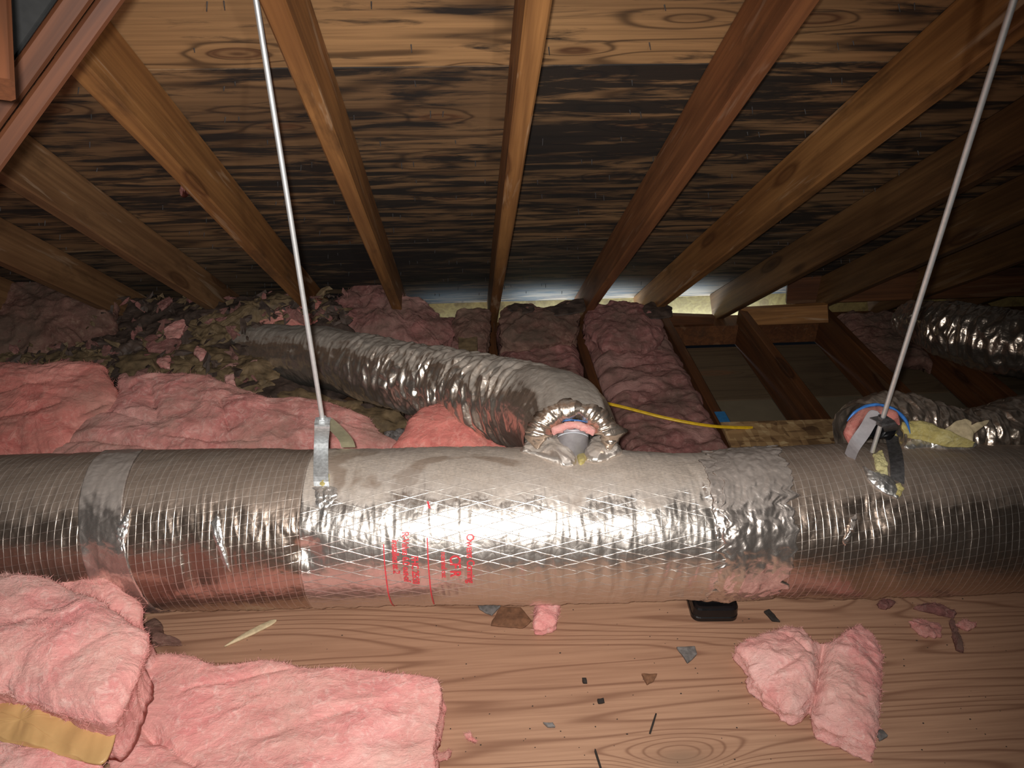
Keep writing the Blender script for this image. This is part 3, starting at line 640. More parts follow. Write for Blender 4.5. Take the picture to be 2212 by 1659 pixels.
SC = [([(1060, 1350), (1080, 1310), (1125, 1312), (1148, 1340), (1130, 1356)], 'debris_brown', 'folded brown paper scrap half under the duct'),
      ([(1030, 1300), (1060, 1296), (1082, 1308), (1062, 1328), (1035, 1315)], 'cement', 'grey scrap at the duct edge beside the brown paper'),
      ([(1462, 1398), (1500, 1396), (1505, 1412), (1485, 1432)], 'cement', 'grey chip on the plywood left of the heart shaped chunk'),
      ([(1650, 1320), (1662, 1316), (1685, 1342), (1668, 1340)], 'debris', 'dark chip right of the black plastic object'),
      ([(1386, 1456), (1420, 1455), (1412, 1470), (1398, 1478)], 'debris_brown', 'reddish brown paper bit in the middle of the plywood'),
      ([(1890, 1580), (1905, 1574), (1918, 1590), (1900, 1600)], 'cement', 'grey pebble by the tip of the heart shaped chunk'),
      ([(1172, 1560), (1195, 1562), (1200, 1570), (1182, 1570)], 'cement', 'small grey chip near the bottom middle of the plywood'),
      ([(1258, 1465), (1266, 1464), (1268, 1474), (1260, 1474)], 'debris', 'black crumb left of the middle knot'),
      ([(1290, 1510), (1304, 1508), (1306, 1516), (1294, 1518)], 'debris', 'black crumb below the middle knot'),
      ([(830, 935), (870, 925), (880, 945), (850, 962), (828, 955)], 'cement', 'grey crumpled debris behind the duct under the branch')]
for q, (px, mt, lab) in enumerate(SC):
    T(pad('debris_chip', px, (FL+.004, 0, 0) if q < 9 else (-1.44, .18, 2.3), M[mt], .003, .004, .003 if q < 9 else .02, 30, 60, 8, 2, .0015, seed=90+q, soft=.05), lab, 'debris', 'debris on the floor')
tw = T(pad('wood_splinter', [(484, 1396), (520, 1372), (560, 1350), (590, 1338), (598, 1339), (585, 1350), (540, 1372)], (FL+.005, 0, 0), M['splinter'], .002, .004, .001, 30, 60, 8, 2, .0005, seed=99), 'long pale wood splinter on the plywood under the duct', 'splinter')
T(pad('wood_splinter', [(1402, 1583), (1416, 1540), (1419, 1541), (1406, 1584)], (FL+.004, 0, 0), M['debris'], .001, .003, 0, 30, 30, 4, 2, .0003, seed=98), 'thin dark needle on the bare plywood, middle', 'splinter')
T(pad('wood_splinter', [(1284, 1622), (1287, 1618), (1300, 1659), (1297, 1662)], (FL+.004, 0, 0), M['debris'], .001, .003, 0, 30, 30, 4, 2, .0003, seed=97), 'thin dark needle at the bottom edge', 'splinter')
gr_v, gr_f = [], []
for q in range(140):
    p = hit(random.uniform(340, 2200), random.uniform(1290, 1656), FL); r = random.uniform(.0008, .0022); b = len(gr_v)
    for k in range(5):
        a = k*1.2566; gr_v.append(p+Vector((math.cos(a)*r*random.uniform(.6, 1.6), math.sin(a)*r, .0004)))
    gr_v.append(p+Vector((0, 0, r*.8)))
    gr_f += [(b+k, b+(k+1) % 5, b+5) for k in range(5)]
o = link('grit', mesh('grit', gr_v, gr_f), M['debris'], None); tag(o, 'dark grit sprinkled over the plywood floor', 'grit', kind='stuff')
T(pad('wool_tuft', [(388, 415), (390, 402), (396, 388), (402, 402), (405, 414), (397, 420)], (ROOF0-.012, RS, 0), M['pink'], .003, .01, .003, 30, 40, 8, 2, .001, seed=96), 'tiny pink tuft hanging from the roof deck')

# ------------------------------------------------------------------ MAIN DUCT
CT = [(-900, 975, 1345), (-300, 982, 1332), (0, 978, 1322), (350, 967, 1316), (520, 964, 1313), (700, 966, 1308), (860, 965, 1306), (1050, 962, 1303), (1300, 969, 1299), (1500, 976, 1292), (1620, 966, 1290), (1850, 953, 1292), (2000, 953, 1286), (2212, 957, 1277), (2500, 960, 1264), (3100, 962, 1240)]
AX = []
for px, yt, yb in CT:
    a = (yt+yb)/2; c = hit(px, a, -1.32); d = c.dot(Vector((math.sin(PS)*math.cos(TH), math.cos(PS)*math.cos(TH), -math.sin(TH))))
    r = (yb-yt)/2/F*d*.965
    AX.append((px, c, r))
def axis(px):
    px = max(AX[0][0], min(AX[-1][0]-.01, px)); i = 0
    while AX[i+1][0] < px: i += 1
    t = (px-AX[i][0])/(AX[i+1][0]-AX[i][0]); t2 = t*t*(3-2*t)
    return AX[i][1].lerp(AX[i+1][1], t), AX[i][2]*(1-t2)+AX[i+1][2]*t2
Xd = (AX[-1][1]-AX[0][1]).normalized(); Nd = Vector((-Xd.y, Xd.x, 0)).normalized()   # Nd points away from camera
def to_cam_angle():
    return
def duct_disp(px, ph, c):
    """radial displacement; ph: 0 = toward camera(-Nd), +90 = up"""
    u = c.x; d = .0035*noise.noise(Vector((u*3, math.cos(ph)*1.5, math.sin(ph)*1.5)))
    P = Vector((u, math.cos(ph)*.2, math.sin(ph)*.2))
    d += .0022*fbm(P*14, 3)
    d += .0010*(1-abs(noise.noise(Vector((u*60, ph*3.2, 1))))*2)
    # vertical dents and creases
    for (cx, wd, am, p0, pw) in ((478, 22, -.006, .3, .55), (300, 14, -.006, .1, .7), (1545, 40, .005, .2, .9), (1620, 30, -.006, -.2, .6), (1500, 10, -.005, .8, .7), (1880, 18, -.004, -.6, .5), (1820, 30, -.007, -.1, .35), (1270, 60, -.004, 1.2, .5), (1380, 14, -.003, 0, .7), (1330, 9, -.0025, -.1, .6), (1190, 9, -.002, -.2, .5), (500, 200, .003, 0, 1.5)):
        d += am*math.exp(-((px-cx+40*(ph-p0))/wd)**2-((ph-p0)/pw)**2)
    # pull-in where the strap cuts in
    for (cx, cp, am, rr) in ((700, .42, -.020, .035), (1800, .75, -.012, .04)):
        du = (px-cx)/830.; dv = (ph-cp)*.2; q = math.hypot(du, dv); an = math.atan2(dv, du)
        d += am*math.exp(-(q/rr)**2)+.0022*fbm(Vector((math.cos(an)*4, math.sin(an)*4, q*6+cx)), 3)*math.exp(-((q-.04)/.05)**2)
    # vertical micro folds in the middle section
    if 1080 < px < 1620: d += .0016*math.sin(px*.19+3*noise.noise(Vector((px*.01, ph*2, 4))))*math.exp(-((ph+.05)/.5)**2)
    # ragged wrinkles along the underside
    d += .005*math.exp(-((ph+.78)/.16)**2)*fbm(Vector((u*22, ph*9, 3)), 4)
    return d
def duct_pt(px, ph, extra=0.0):
    c, r = axis(px); R = r+duct_disp(px, ph, c)+extra
    return c+(-Nd*math.cos(ph)+Vector((0, 0, 1))*math.sin(ph))*R
def duct_shell(name, p0, p1, step, extra, mat, parent, ph0=-math.pi, ph1=math.pi, nph=180, ragged=0.0, slant=0.0, crumple=0.0, seed=0):
    n = max(2, int((p1-p0)/step)); vs, fs, uvs = [], [], []
    for i in range(n+1):
        t = i/n
        for j in range(nph+1):
            ph = ph0+(ph1-ph0)*j/nph
            px = p0+(p1-p0)*t+slant*(ph-.2)
            if ragged:
                px += ragged*(fbm(Vector((ph*6, seed, t > .5)), 3))*(abs(t-.5)*2)
            ex = extra
            if i == 0 or i == n: ex -= extra*.9
            if crumple: ex += crumple*abs(fbm(Vector((px*.03, ph*6, seed)), 4))+crumple*.6*(1-2*abs(noise.noise(Vector((px*.05, ph*7, seed+3)))))*.5
            vs.append(duct_pt(px, ph, ex)); c, r = axis(px); uvs.append((c.x, ph*.2))
    W = nph+1
    for i in range(n):
        for j in range(nph):
            a = i*W+j; fs.append((a, a+W, a+W+1, a+1))
    me = mesh(name, vs, fs); ul = me.uv_layers.new(name='UVMap')
    idx = [0]*len(me.loops); me.loops.foreach_get('vertex_index', idx)
    ul.data.foreach_set('uv', [k for q in idx for k in uvs[q]])
    o = link(name, me, mat, None)
    o.parent = parent; o.matrix_basis = parent.matrix_basis.inverted(); return o
c0, _ = axis(1106)
duct = tag(empty('main_duct', (c0.x, c0.y, FL)), 'large foil wrapped main duct hanging across the whole attic', 'duct')
duct_shell('foil_jacket', -900, 300, 2.6, 0, M['foil_grid'], duct)
duct_shell('foil_jacket', 290, 740, 1.8, .0008, M['foil_grid'], duct, slant=-14)
duct_shell('foil_jacket', 688, 1560, 1.8, .0022, M['foil_diamond'], duct)
duct_shell('foil_jacket', 1540, 3100, 3.0, .0004, M['foil_grid'], duct)
duct_shell('foil_tape', 272, 362, 2.0, .0035, M['foil_tape'], duct, slant=-24, crumple=.002, seed=1)
duct_shell('foil_tape', 1512, 1655, 2.0, .0035, M['foil_tape'], duct, ragged=26, crumple=.005, seed=2, slant=10)
duct_shell('foil_tape', 1500, 1560, 2.0, .0030, M['foil_tape'], duct, ragged=8, ph0=.55, ph1=1.8, crumple=.003, seed=3)
# torn pocket and loose foil at the right strap
def duct_patch(name, pts, extra, mat, amp, parent, seed=0, n=90, m=16, lift=.006):
    """patch lying on the duct, outline in (px, ph)"""
    cx = sum(p[0] for p in pts)/len(pts); cp = sum(p[1] for p in pts)/len(pts); ring = []
    N = len(pts)
    for k in range(n):
        t = k/n*N; i = int(t); f = t-i; a, b = pts[i % N], pts[(i+1) % N]; ring.append((a[0]+(b[0]-a[0])*f, a[1]+(b[1]-a[1])*f))
    vs, uv = [], []
    for j in range(m+1):
        r = j/m
        for (x, p) in ring:
            X = cx+(x-cx)*r; P = cp+(p-cp)*r
            X += 3*r*noise.noise(Vector((X*.1, P*20, seed)))
            e = extra+lift*(1-r**3)+amp*fbm(Vector((X*.06, P*12, seed)), 4)*(1-.6*r)
            if r == 1: e = -.001
            vs.append(duct_pt(X, P, e)); uv.append((X/830, P*.2))
    fs = [(j*n+i, j*n+(i+1) % n, (j+1)*n+(i+1) % n, (j+1)*n+i) for j in range(m) for i in range(n)]
    me = mesh(name, vs, fs); ul = me.uv_layers.new(name='UVMap'); idx = [0]*len(me.loops); me.loops.foreach_get('vertex_index', idx)
    ul.data.foreach_set('uv', [k for q in idx for k in uv[q]])
    o = link(name, me, mat, None); o.parent = parent; o.matrix_basis = parent.matrix_basis.inverted(); return o
def ph_at(px, y):
    """angle on the duct surface whose image row is y (near side)"""
    best = None
    cf = Vector((math.sin(PS)*math.cos(TH), math.cos(PS)*math.cos(TH), -math.sin(TH))); cu = Vector((math.sin(PS)*math.sin(TH), math.cos(PS)*math.sin(TH), math.cos(TH)))
    for k in range(-60, 110):
        ph = k*.0175; c, r = axis(px); P = c+(-Nd*math.cos(ph)+Vector((0, 0, 1))*math.sin(ph))*r
        yy = 829.5-F*P.dot(cu)/P.dot(cf)
        if best is None or abs(yy-y) < best[0]: best = (abs(yy-y), ph)
    return best[1]
CF = Vector((math.sin(PS)*math.cos(TH), math.cos(PS)*math.cos(TH), -math.sin(TH)))
def surf(x, y):
    a = x
    for _ in range(8):
        ph = ph_at(a, y); P = duct_pt(a, ph); xx = 1106+F*P.dot(Vector((math.cos(PS), -math.sin(PS), 0)))/P.dot(CF); a += (x-xx)*.8
    return a, ph_at(a, y)
def SP(x, y, e=0.0):
    a, ph = surf(x, y); return duct_pt(a, ph, e)
def PP(L): return [surf(x, y) for x, y in L]
pt = duct_patch('foil_flap', PP([(1862, 1008), (1880, 1018), (1905, 1025), (1925, 1035), (1948, 1060), (1938, 1080), (1915, 1072), (1888, 1055), (1872, 1035)]), .004, M['foil_bright'], .004, duct, 1, lift=.006); pt['label'] = 'bright crumpled foil flap'
pt = duct_patch('wool_lining', PP([(1885, 985), (1902, 975), (1915, 1000), (1918, 1030), (1900, 1028), (1890, 1010)]), .004, M['yellow_wool'], .010, duct, 2); pt['label'] = 'yellow wool showing through the tear'
pt = duct_patch('wool_lining', PP([(1932, 1048), (1942, 1045), (1950, 1060), (1942, 1075), (1932, 1070)]), .006, M['yellow_wool'], .008, duct, 3)
pt = duct_patch('wool_lining', PP([(1150, 975), (1175, 972), (1185, 985), (1165, 995)]), .0, M['foil_tape'], .003, duct, 4) if False else None
# bright creased patches where foil is folded
duct_patch('foil_flap', PP([(1818, 1170), (1838, 1118), (1852, 1108), (1848, 1145), (1825, 1180)]), .002, M['foil_tape'], .006, duct, 5, lift=.004)
duct_patch('foil_flap', PP([(455, 1130), (470, 1105), (478, 1130), (490, 1190), (500, 1235), (482, 1215), (465, 1170)]), .002, M['foil_bright'], .003, duct, 6, lift=.004)
duct_patch('foil_flap', PP([(672, 1050), (715, 1045), (740, 1060), (722, 1090), (700, 1125), (680, 1100)]), .001, M['foil_bright'], .004, duct, 7, lift=.003)
duct_patch('foil_flap', PP([(250, 1140), (272, 1110), (285, 1095), (280, 1140), (265, 1200), (252, 1185)]), .003, M['foil_bright'], .004, duct, 8, lift=.004)
# red printing on the jacket
inks = []
def print_text(s, px, ytop, size, squeeze=.82):
    cu = bpy.data.curves.new('t', 'FONT'); cu.body = s; cu.size = 1.0; cu.fill_mode = 'FRONT'; cu.offset = .018; cu.space_character = .92
    to = bpy.data.objects.new('t', cu); COL.objects.link(to)
    dg = bpy.context.evaluated_depsgraph_get(); me = bpy.data.meshes.new_from_object(to.evaluated_get(dg))
    bm = bmesh.new(); bm.from_mesh(me); bmesh.ops.subdivide_edges(bm, edges=[e for e in bm.edges if e.calc_length() > .18], cuts=2)
    a0, ph0 = surf(px, ytop)
    for v in bm.verts:
        X = a0+v.co.y*size; P = ph0-v.co.x*size*squeeze/830/.2*1.0
        v.co = duct_pt(X, P, .0038)
    k = len(inks)
    m2 = bpy.data.meshes.new('printed_text'); bm.to_mesh(m2); bm.free()
    bpy.data.objects.remove(to); bpy.data.curves.remove(cu)
    o = link('printed_text', m2, M['red_ink'], None, smooth=False); o.parent = duct; o.matrix_basis = duct.matrix_basis.inverted()
def ink_line(px, y0, y1, wd):
    (ax_, a), b = surf(px, y0), surf(px, y1)[1]; vs = []
    for i in range(31):
        P = a+(b-a)*i/30
        for s in (0, 1): vs.append(duct_pt(ax_+s*wd+4*(i/30), P, .0038))
    fs = [(2*i, 2*i+1, 2*i+3, 2*i+2) for i in range(30)]
    o = link('printed_line', mesh('printed_line', vs, fs), M['red_ink'], None, smooth=False); o.parent = duct; o.matrix_basis = duct.matrix_basis.inverted()
print_text('Owens Corning', 1008, 1152, 21)
print_text('CF R', 972, 1196, 30)
print_text('nominal out', 953, 1190, 15)
print_text('FHC 25/50', 889, 1198, 19)
print_text('R-Value 6.0 out-of', 869, 1148, 19)
print_text('installed at 2', 847, 1165, 19)
ink_line(922, 1160, 1303, 2.4); ink_line(922, 1083, 1100, 4); ink_line(828, 1175, 1304, 2.2)

# ------------------------------------------------------------------ flex ducts
def tube_obj(name, pts, radii, mat, parent, nseg=500, nph=96, fold=.006, fold_f=60, folds=None, crk=.003, closed=False, r_off=0.0, t0=0.0, t1=1.0, seed=0, slope=.6):
    """tube along a catmull path; ring folds that vary along it (folds: list of (t, amount))"""
    P = pts; n = len(P)
    def at(t):
        s = t*(n-1); i = min(int(s), n-2); f = s-i
        p0, p1, p2, p3 = P[max(i-1, 0)], P[i], P[i+1], P[min(i+2, n-1)]
        return .5*((2*p1)+(p2-p0)*f+(2*p0-5*p1+4*p2-p3)*f*f+(3*p1-p0-3*p2+p3)*f*f*f), radii[i]*(1-f)+radii[i+1]*f
    cs = [at(t0+(t1-t0)*i/nseg) for i in range(nseg+1)]
    vs, uvs = [], []; s = 0; ref = Vector((0, 0, 1))
    T0 = (cs[1][0]-cs[0][0]).normalized(); nx = T0.cross(ref).normalized() if abs(T0.z) < .95 else Vector((1, 0, 0)); 
    for i, (c, r) in enumerate(cs):
        a = cs[max(i-1, 0)][0]; b = cs[min(i+1, nseg)][0]; T = (b-a).normalized()
        nx = (nx-T*nx.dot(T)).normalized(); ny = T.cross(nx)
        if i: s += (c-cs[i-1][0]).length
        t = t0+(t1-t0)*i/nseg; fa = fold
        if folds:
            for k in range(len(folds)-1):
                if folds[k][0] <= t <= folds[k+1][0]:
                    q = (t-folds[k][0])/(folds[k+1][0]-folds[k][0]); fa = fold*(folds[k][1]*(1-q)+folds[k+1][1]*q)
        for j in range(nph):
            ph = 2*math.pi*j/nph; cp, sp = math.cos(ph), math.sin(ph)
            w_ = noise.noise(Vector((cp*1.2, sp*1.2, s*6+seed)))
            ring = abs(math.sin(s*fold_f+2.4*w_+slope*math.sin(ph+1)))
            q = Vector((cp*1.6, sp*1.6, s*11+seed)); R = r+r_off+fa*(ring-.6)*(.5+1.2*noise.noise(q*1.3))
            R += crk*fbm(Vector((cp*3.2, sp*3.2, s*10+seed)), 5)+fa*.8*(1-2*abs(noise.noise(Vector((cp*2.6, sp*2.6, s*48+seed)))))*.6
            R += .008*noise.noise(Vector((cp*.9, sp*.9, s*5+seed)))
            vs.append(c+(nx*cp+ny*sp)*R); uvs.append((s, ph*r))
    fs = [(i*nph+j, i*nph+(j+1) % nph, (i+1)*nph+(j+1) % nph, (i+1)*nph+j) for i in range(nseg) for j in range(nph)]
    me = mesh(name, vs, fs); ul = me.uv_layers.new(name='UVMap'); idx = [0]*len(me.loops); me.loops.foreach_get('vertex_index', idx)
    ul.data.foreach_set('uv', [k for q in idx for k in uvs[q]])
    o = link(name, me, mat, None)
    if parent is not None: o.parent = parent; o.matrix_basis = parent.matrix_basis.inverted()
    return o

P1 = [dep(*p) for p in ((1232, 985, 1.93), (1232, 945, 1.97), (1212, 905, 2.06), (1150, 880, 2.18), (1075, 862, 2.30), (960, 832, 2.52), (820, 800, 2.74), (700, 772, 2.92), (600, 762, 3.04), (540, 758, 3.12))]
R1 = [.112, .122, .128, .126, .120, .117, .116, .116, .112, .10]
fl = tag(empty('flexible_duct', tuple(P1[0])), 'silver wrinkled branch duct bending left into the insulation', 'duct')
tube_obj('foil_jacket', P1, R1, M['flex'], fl, 900, 120, .0135, 62, [(0, .12), (.28, .05), (.36, .8), (.45, 1.2), (.62, 1.1), (.74, .2), (1, .04)], .004, t0=.085, seed=3)
# the cut mouth of the jacket: pink lining, blue edge, grey collar
def ring_part(name, c, nx, ny, r_in, r_out, a0, a1, mat, parent, thick=.01, amp=.004, seed=0, n=60, sq=1.0):
    """arc of a torus-like band from angle a0 to a1"""
    T = nx.cross(ny).normalized(); vs, fs = [], []; K = 10
    for i in range(n+1):
        a = a0+(a1-a0)*i/n; rc = (r_in+r_out)/2; hw = (r_out-r_in)/2; tp = min(1, 6*min(i, n-i)/n+.15)
        d = nx*math.cos(a)+ny*math.sin(a)*sq
        for k in range(K):
            b = 2*math.pi*k/K; w_ = 1+amp/hw*fbm(Vector((a*2.6, math.cos(b), math.sin(b)+seed)), 4)
            vs.append(c+d*(rc+hw*tp*math.cos(b)*w_)+T*(thick*tp*math.sin(b)*w_))
    for i in range(n):
        for k in range(K): fs.append((i*K+k, i*K+(k+1) % K, (i+1)*K+(k+1) % K, (i+1)*K+k))
    fs.append(tuple(range(K))); fs.append(tuple(n*K+k for k in range(K-1, -1, -1)))
    me = mesh(name, vs, fs); me.uv_layers.new(name='UVMap'); o = link(name, me, mat, None); o.parent = parent; o.matrix_basis = parent.matrix_basis.inverted(); return o
cc = dep(1243, 962, 1.87)
CR = Vector((math.cos(PS), -math.sin(PS), 0)); CU = Vector((math.sin(PS)*math.sin(TH), math.cos(PS)*math.sin(TH), math.cos(TH)))
tk = tag(empty('takeoff_collar', tuple(cc)), 'grey round takeoff collar where the silver branch meets the duct', 'collar')
# collar: short cylinder rising up and back
def cyl(name, c, ax, r, h, mat, parent, n=48, r2=None):
    ax = ax.normalized(); a = ax.cross(Vector((0, 1, .3))).normalized(); b = ax.cross(a); vs = []
    prof = [(r, 0), (r, h*.85), (r*1.03, h*.87), (r*1.04, h*.95), (r*1.0, h), (r*.93, h*.99), (r*.93, 0)]
    for q, z in prof:
        for i in range(n):
            t = 2*math.pi*i/n; vs.append(c+ax*z+(a*math.cos(t)+b*math.sin(t))*(q if r2 is None else q))
    m = len(prof); fs = [(j*n+i, j*n+(i+1) % n, ((j+1) % m)*n+(i+1) % n, ((j+1) % m)*n+i) for j in range(m) for i in range(n)]
    o = link(name, mesh(name, vs, fs), mat, None); o.parent = parent; o.matrix_basis = parent.matrix_basis.inverted(); return o
cyl('collar_wall', dep(1240, 1000, 1.93)-Vector((0, -.03, .02)), Vector((0, .10, 1)), .040, .118, M['collar'], tk)
mouth = dep(1238, 945, 1.88)
ring_part('wool_lining', mouth, CR, CU, .034, .064, .15, 2.95, M['pink_hot'], fl, .012, .006, 1, sq=.62)
ring_part('collar_rim', mouth+CU*-.006, CR, CU, .038, .044, .45, 2.75, M['collar_rim'], tk, .006, .0, 2, sq=.45)
ring_part('blue_edge', mouth+CU*.001, CR, CU, .063, .068, 1.0, 2.0, M['blue'], fl, .004, .001, 3, sq=.64)
# ragged inner jacket around the mouth
ring_part('foil_mouth', mouth-CU*.006+ray(1238, 945)*.015, CR, CU, .060, .124, -.35, 3.45, M['flex_dark'], fl, .020, .020, 4, n=220, sq=.78)
# draped foil skirt joining the duct with sealing wool
sk = tag(pad('foil_skirt', [(1125, 972), (1140, 945), (1165, 925), (1200, 935), (1225, 950), (1240, 985), (1245, 1000), (1215, 1010), (1160, 985)], (-1.125, .0, 0), M['foil_diamond'], .020, .03, .010, 14, 140, 30, 2, .004, seed=61), 'creased dusty foil skirt left of the grey collar', 'foil')
sk.data.uv_layers.new(name='UVMap')
sk2 = tag(pad('foil_skirt', [(1262, 990), (1272, 955), (1300, 940), (1335, 960), (1345, 975), (1320, 990), (1290, 1000)], (-1.125, .0, 0), M['foil_diamond'], .018, .03, .008, 14, 120, 26, 2, .004, seed=62), 'dusty foil skirt right of the grey collar', 'foil')
sk2.data.uv_layers.new(name='UVMap')
T(pad('wool_tuft', [(1245, 985), (1248, 960), (1265, 945), (1275, 948), (1272, 970), (1264, 992), (1252, 994)], (-1.09, -.5, 1.45), M['yellow_wool'], .012, .02, .005, 20, 70, 14, 2, .002, seed=63), 'yellow wool wad stuffed beside the grey collar')

P2 = [dep(*p) for p in ((1868, 945, 1.98), (1900, 928, 2.02), (1960, 930, 2.06), (2040, 950, 2.08), (2120, 950, 2.12), (2210, 930, 2.2), (2330, 900, 2.35), (2440, 850, 2.6), (2400, 790, 2.9), (2300, 760, 3.05), (2180, 742, 3.15), (2080, 718, 3.3), (2010, 700, 3.45), (1960, 690, 3.6))]
R2 = [.088, .092, .094, .088, .086, .094, .10, .11, .125, .13, .13, .125, .10, .08]
f2 = tag(empty('flexible_duct', tuple(P2[0])), 'shiny black silver flexible duct looping off at the right', 'duct')
tube_obj('foil_jacket', P2, R2, M['flex_dark'], f2, 1100, 96, .0125, 62, [(0, .5), (.1, 1.0), (.5, 1.3), (1, 1.2)], .003, seed=9, slope=1.4)
m2 = dep(1893, 948, 1.90)
ring_part('wool_lining', m2, CR, CU, .052, .082, .55, 3.35, M['pink_salmon'], f2, .018, .004, 5)
ring_part('blue_edge', m2, CR, CU, .081, .089, .15, 2.6, M['blue'], f2, .006, .002, 6)
ring_part('black_liner', m2+ray(1893, 948)*.01, CR, CU, .0, .056, -.1, 3.3, M['black_liner'], f2, .02, .004, 7)
ring_part('inner_band', m2-ray(1893, 948)*.005, CR, CU, .044, .050, 1.2, 3.1, M['yellow_wool'], f2, .006, .001, 8)
# paper and foil scraps at its foot
T(pad('foil_scrap', [(1925, 960), (1930, 925), (1960, 930), (2000, 938), (2060, 945), (2110, 960), (2080, 970), (1990, 972)], (-1.10, .3, 1.6), M['foil_bright'], .012, .02, .012, 14, 120, 24, 2, .004, seed=64), 'crumpled bright foil along the top of the duct at right', 'foil').data.uv_layers.new(name='UVMap')
T(pad('wool_tuft', [(1925, 918), (1945, 905), (1985, 912), (2020, 925), (2070, 945), (2105, 955), (2050, 955), (1990, 940), (1940, 932)], (-1.06, .35, 1.6), M['yellow_wool'], .012, .015, .008, 18, 110, 16, 2, .003, seed=65), 'yellow wool strip lying along the crumpled bright foil')
T(pad('paper_scrap', [(2038, 932), (2058, 912), (2085, 904), (2100, 912), (2100, 925), (2135, 908), (2132, 915), (2104, 935), (2100, 955), (2060, 945)], (-1.035, .7, 1.6), M['splinter'], .004, .003, .006, 18, 100, 12, 2, .003, seed=66), 'cream paper flap standing at the foot of the right duct', 'paper')

# ------------------------------------------------------------------ hangers
def rod(p, q, r, mat, parent, name='rod'):
    d = (q-p); L = d.length; d.normalize(); a = d.cross(Vector((0, 1, 0))).normalized(); b = d.cross(a); vs, fs = [], []; N = 12
    rows = int(L/.0012); 
    for i in range(rows+1):
        rr = r*(1-.02*(i % 2))
        for k in range(N):
            t = 2*math.pi*k/N; vs.append(p+d*L*i/rows+(a*math.cos(t)+b*math.sin(t))*rr)
    for i in range(rows):
        for k in range(N): fs.append((i*N+k, i*N+(k+1) % N, (i+1)*N+(k+1) % N, (i+1)*N+k))
    o = link(name, mesh(name, vs, fs), mat, None); o.parent = parent; o.matrix_basis = parent.matrix_basis.inverted(); return o
def nut(c, r, h, mat, parent):
    vs = [c+Vector((math.cos(k*math.pi/3)*r*s, math.sin(k*math.pi/3)*r*s, z)) for z, s in ((0, .92), (h*.15, 1), (h*.85, 1), (h, .92)) for k in range(6)]
    fs = [(j*6+k, j*6+(k+1) % 6, j*6+6+(k+1) % 6, j*6+6+k) for j in range(3) for k in range(6)]+[tuple(range(5, -1, -1)), tuple(range(18, 24))]
    o = link('nut', mesh('nut', vs, fs), mat, None, smooth=False); o.parent = parent; o.matrix_basis = parent.matrix_basis.inverted()
def strap(pts, w0, mat, parent, wdir=None, thick=.0022, name='strap_leg', taper=None):
    wdir = (wdir or Xd).normalized(); vs, fs = [], []
    n = len(pts)
    for i, p in enumerate(pts):
        T = (pts[min(i+1, n-1)]-pts[max(i-1, 0)]).normalized(); N = T.cross(wdir).normalized(); ww = w0*(1 if taper is None else taper[i])
        for s, t in ((-1, -1), (1, -1), (1, 1), (-1, 1)): vs.append(p+wdir*s*ww/2+N*t*thick/2)
    for i in range(n-1):
        for k in range(4): fs.append((i*4+k, i*4+(k+1) % 4, i*4+4+(k+1) % 4, i*4+4+k))
    fs += [(3, 2, 1, 0), tuple(n*4-4+k for k in range(4))]
    o = link(name, mesh(name, vs, fs), mat, None, smooth=False); o.parent = parent; o.matrix_basis = parent.matrix_basis.inverted(); return o
def interp(P, n):
    out = []
    for i in range(n+1):
        s = i/n*(len(P)-1); k = min(int(s), len(P)-2); f = s-k
        p0, p1, p2, p3 = P[max(k-1, 0)], P[k], P[k+1], P[min(k+2, len(P)-1)]
        out.append(.5*((2*p1)+(p2-p0)*f+(2*p0-5*p1+4*p2-p3)*f*f+(3*p1-p0-3*p2+p3)*f*f*f))
    return out
# left hanger
cL, rL = axis(697); apex = hit(697, 908, 0, 0)if False else dep(697, 908, 1.80)
top = Vector((apex.x-.006, apex.y, roofz(apex.y)+.0))
# aim the rod through the photographed line
topray = ray(553, 0); tt = (apex.y)/topray.y; topL = topray*tt
dirL = (topL-apex).normalized(); topL = apex+dirL*(roofz(apex.y)-apex.z)/max(dirL.z, .1)*.99
hL = tag(empty('duct_hanger', tuple(apex)), 'left hanger, bright threaded rod and galvanised strap on the duct', 'hanger', 'threaded rod hangers')
rod(apex-Vector((0, 0, .03)), topL, .0056, M['zinc_rod'], hL)
nut(apex+Vector((0, 0, -.001)), .0125, .008, M['steel'], hL); 
nut(apex+Vector((0, 0, -.014)), .0125, .008, M['steel'], hL)
front = [apex+Vector((0, .012, 0)), apex+Vector((0, -.010, -.001)), apex+Vector((0, -.020, -.012)), SP(696, 985, .030), SP(695, 1035, .010), SP(695, 1060, -.012)]
strap(interp(front, 24), .036, M['steel'], hL, CR)
back = [apex+Vector((0, .010, -.001)), apex+Vector((.004, .02, -.012)), apex+Vector((.016, .055, -.06)), apex+Vector((.028, .10, -.125)), apex+Vector((.03, .115, -.16))]
strap(interp(back, 16), .036, M['kraft_edge'], hL)
ws = duct_patch('wool_lining', PP([(684, 1032), (690, 1025), (700, 1040), (712, 1022), (714, 1042), (700, 1052), (688, 1050)]), .003, M['yellow_wool'], .005, duct, 11, n=50, m=8)
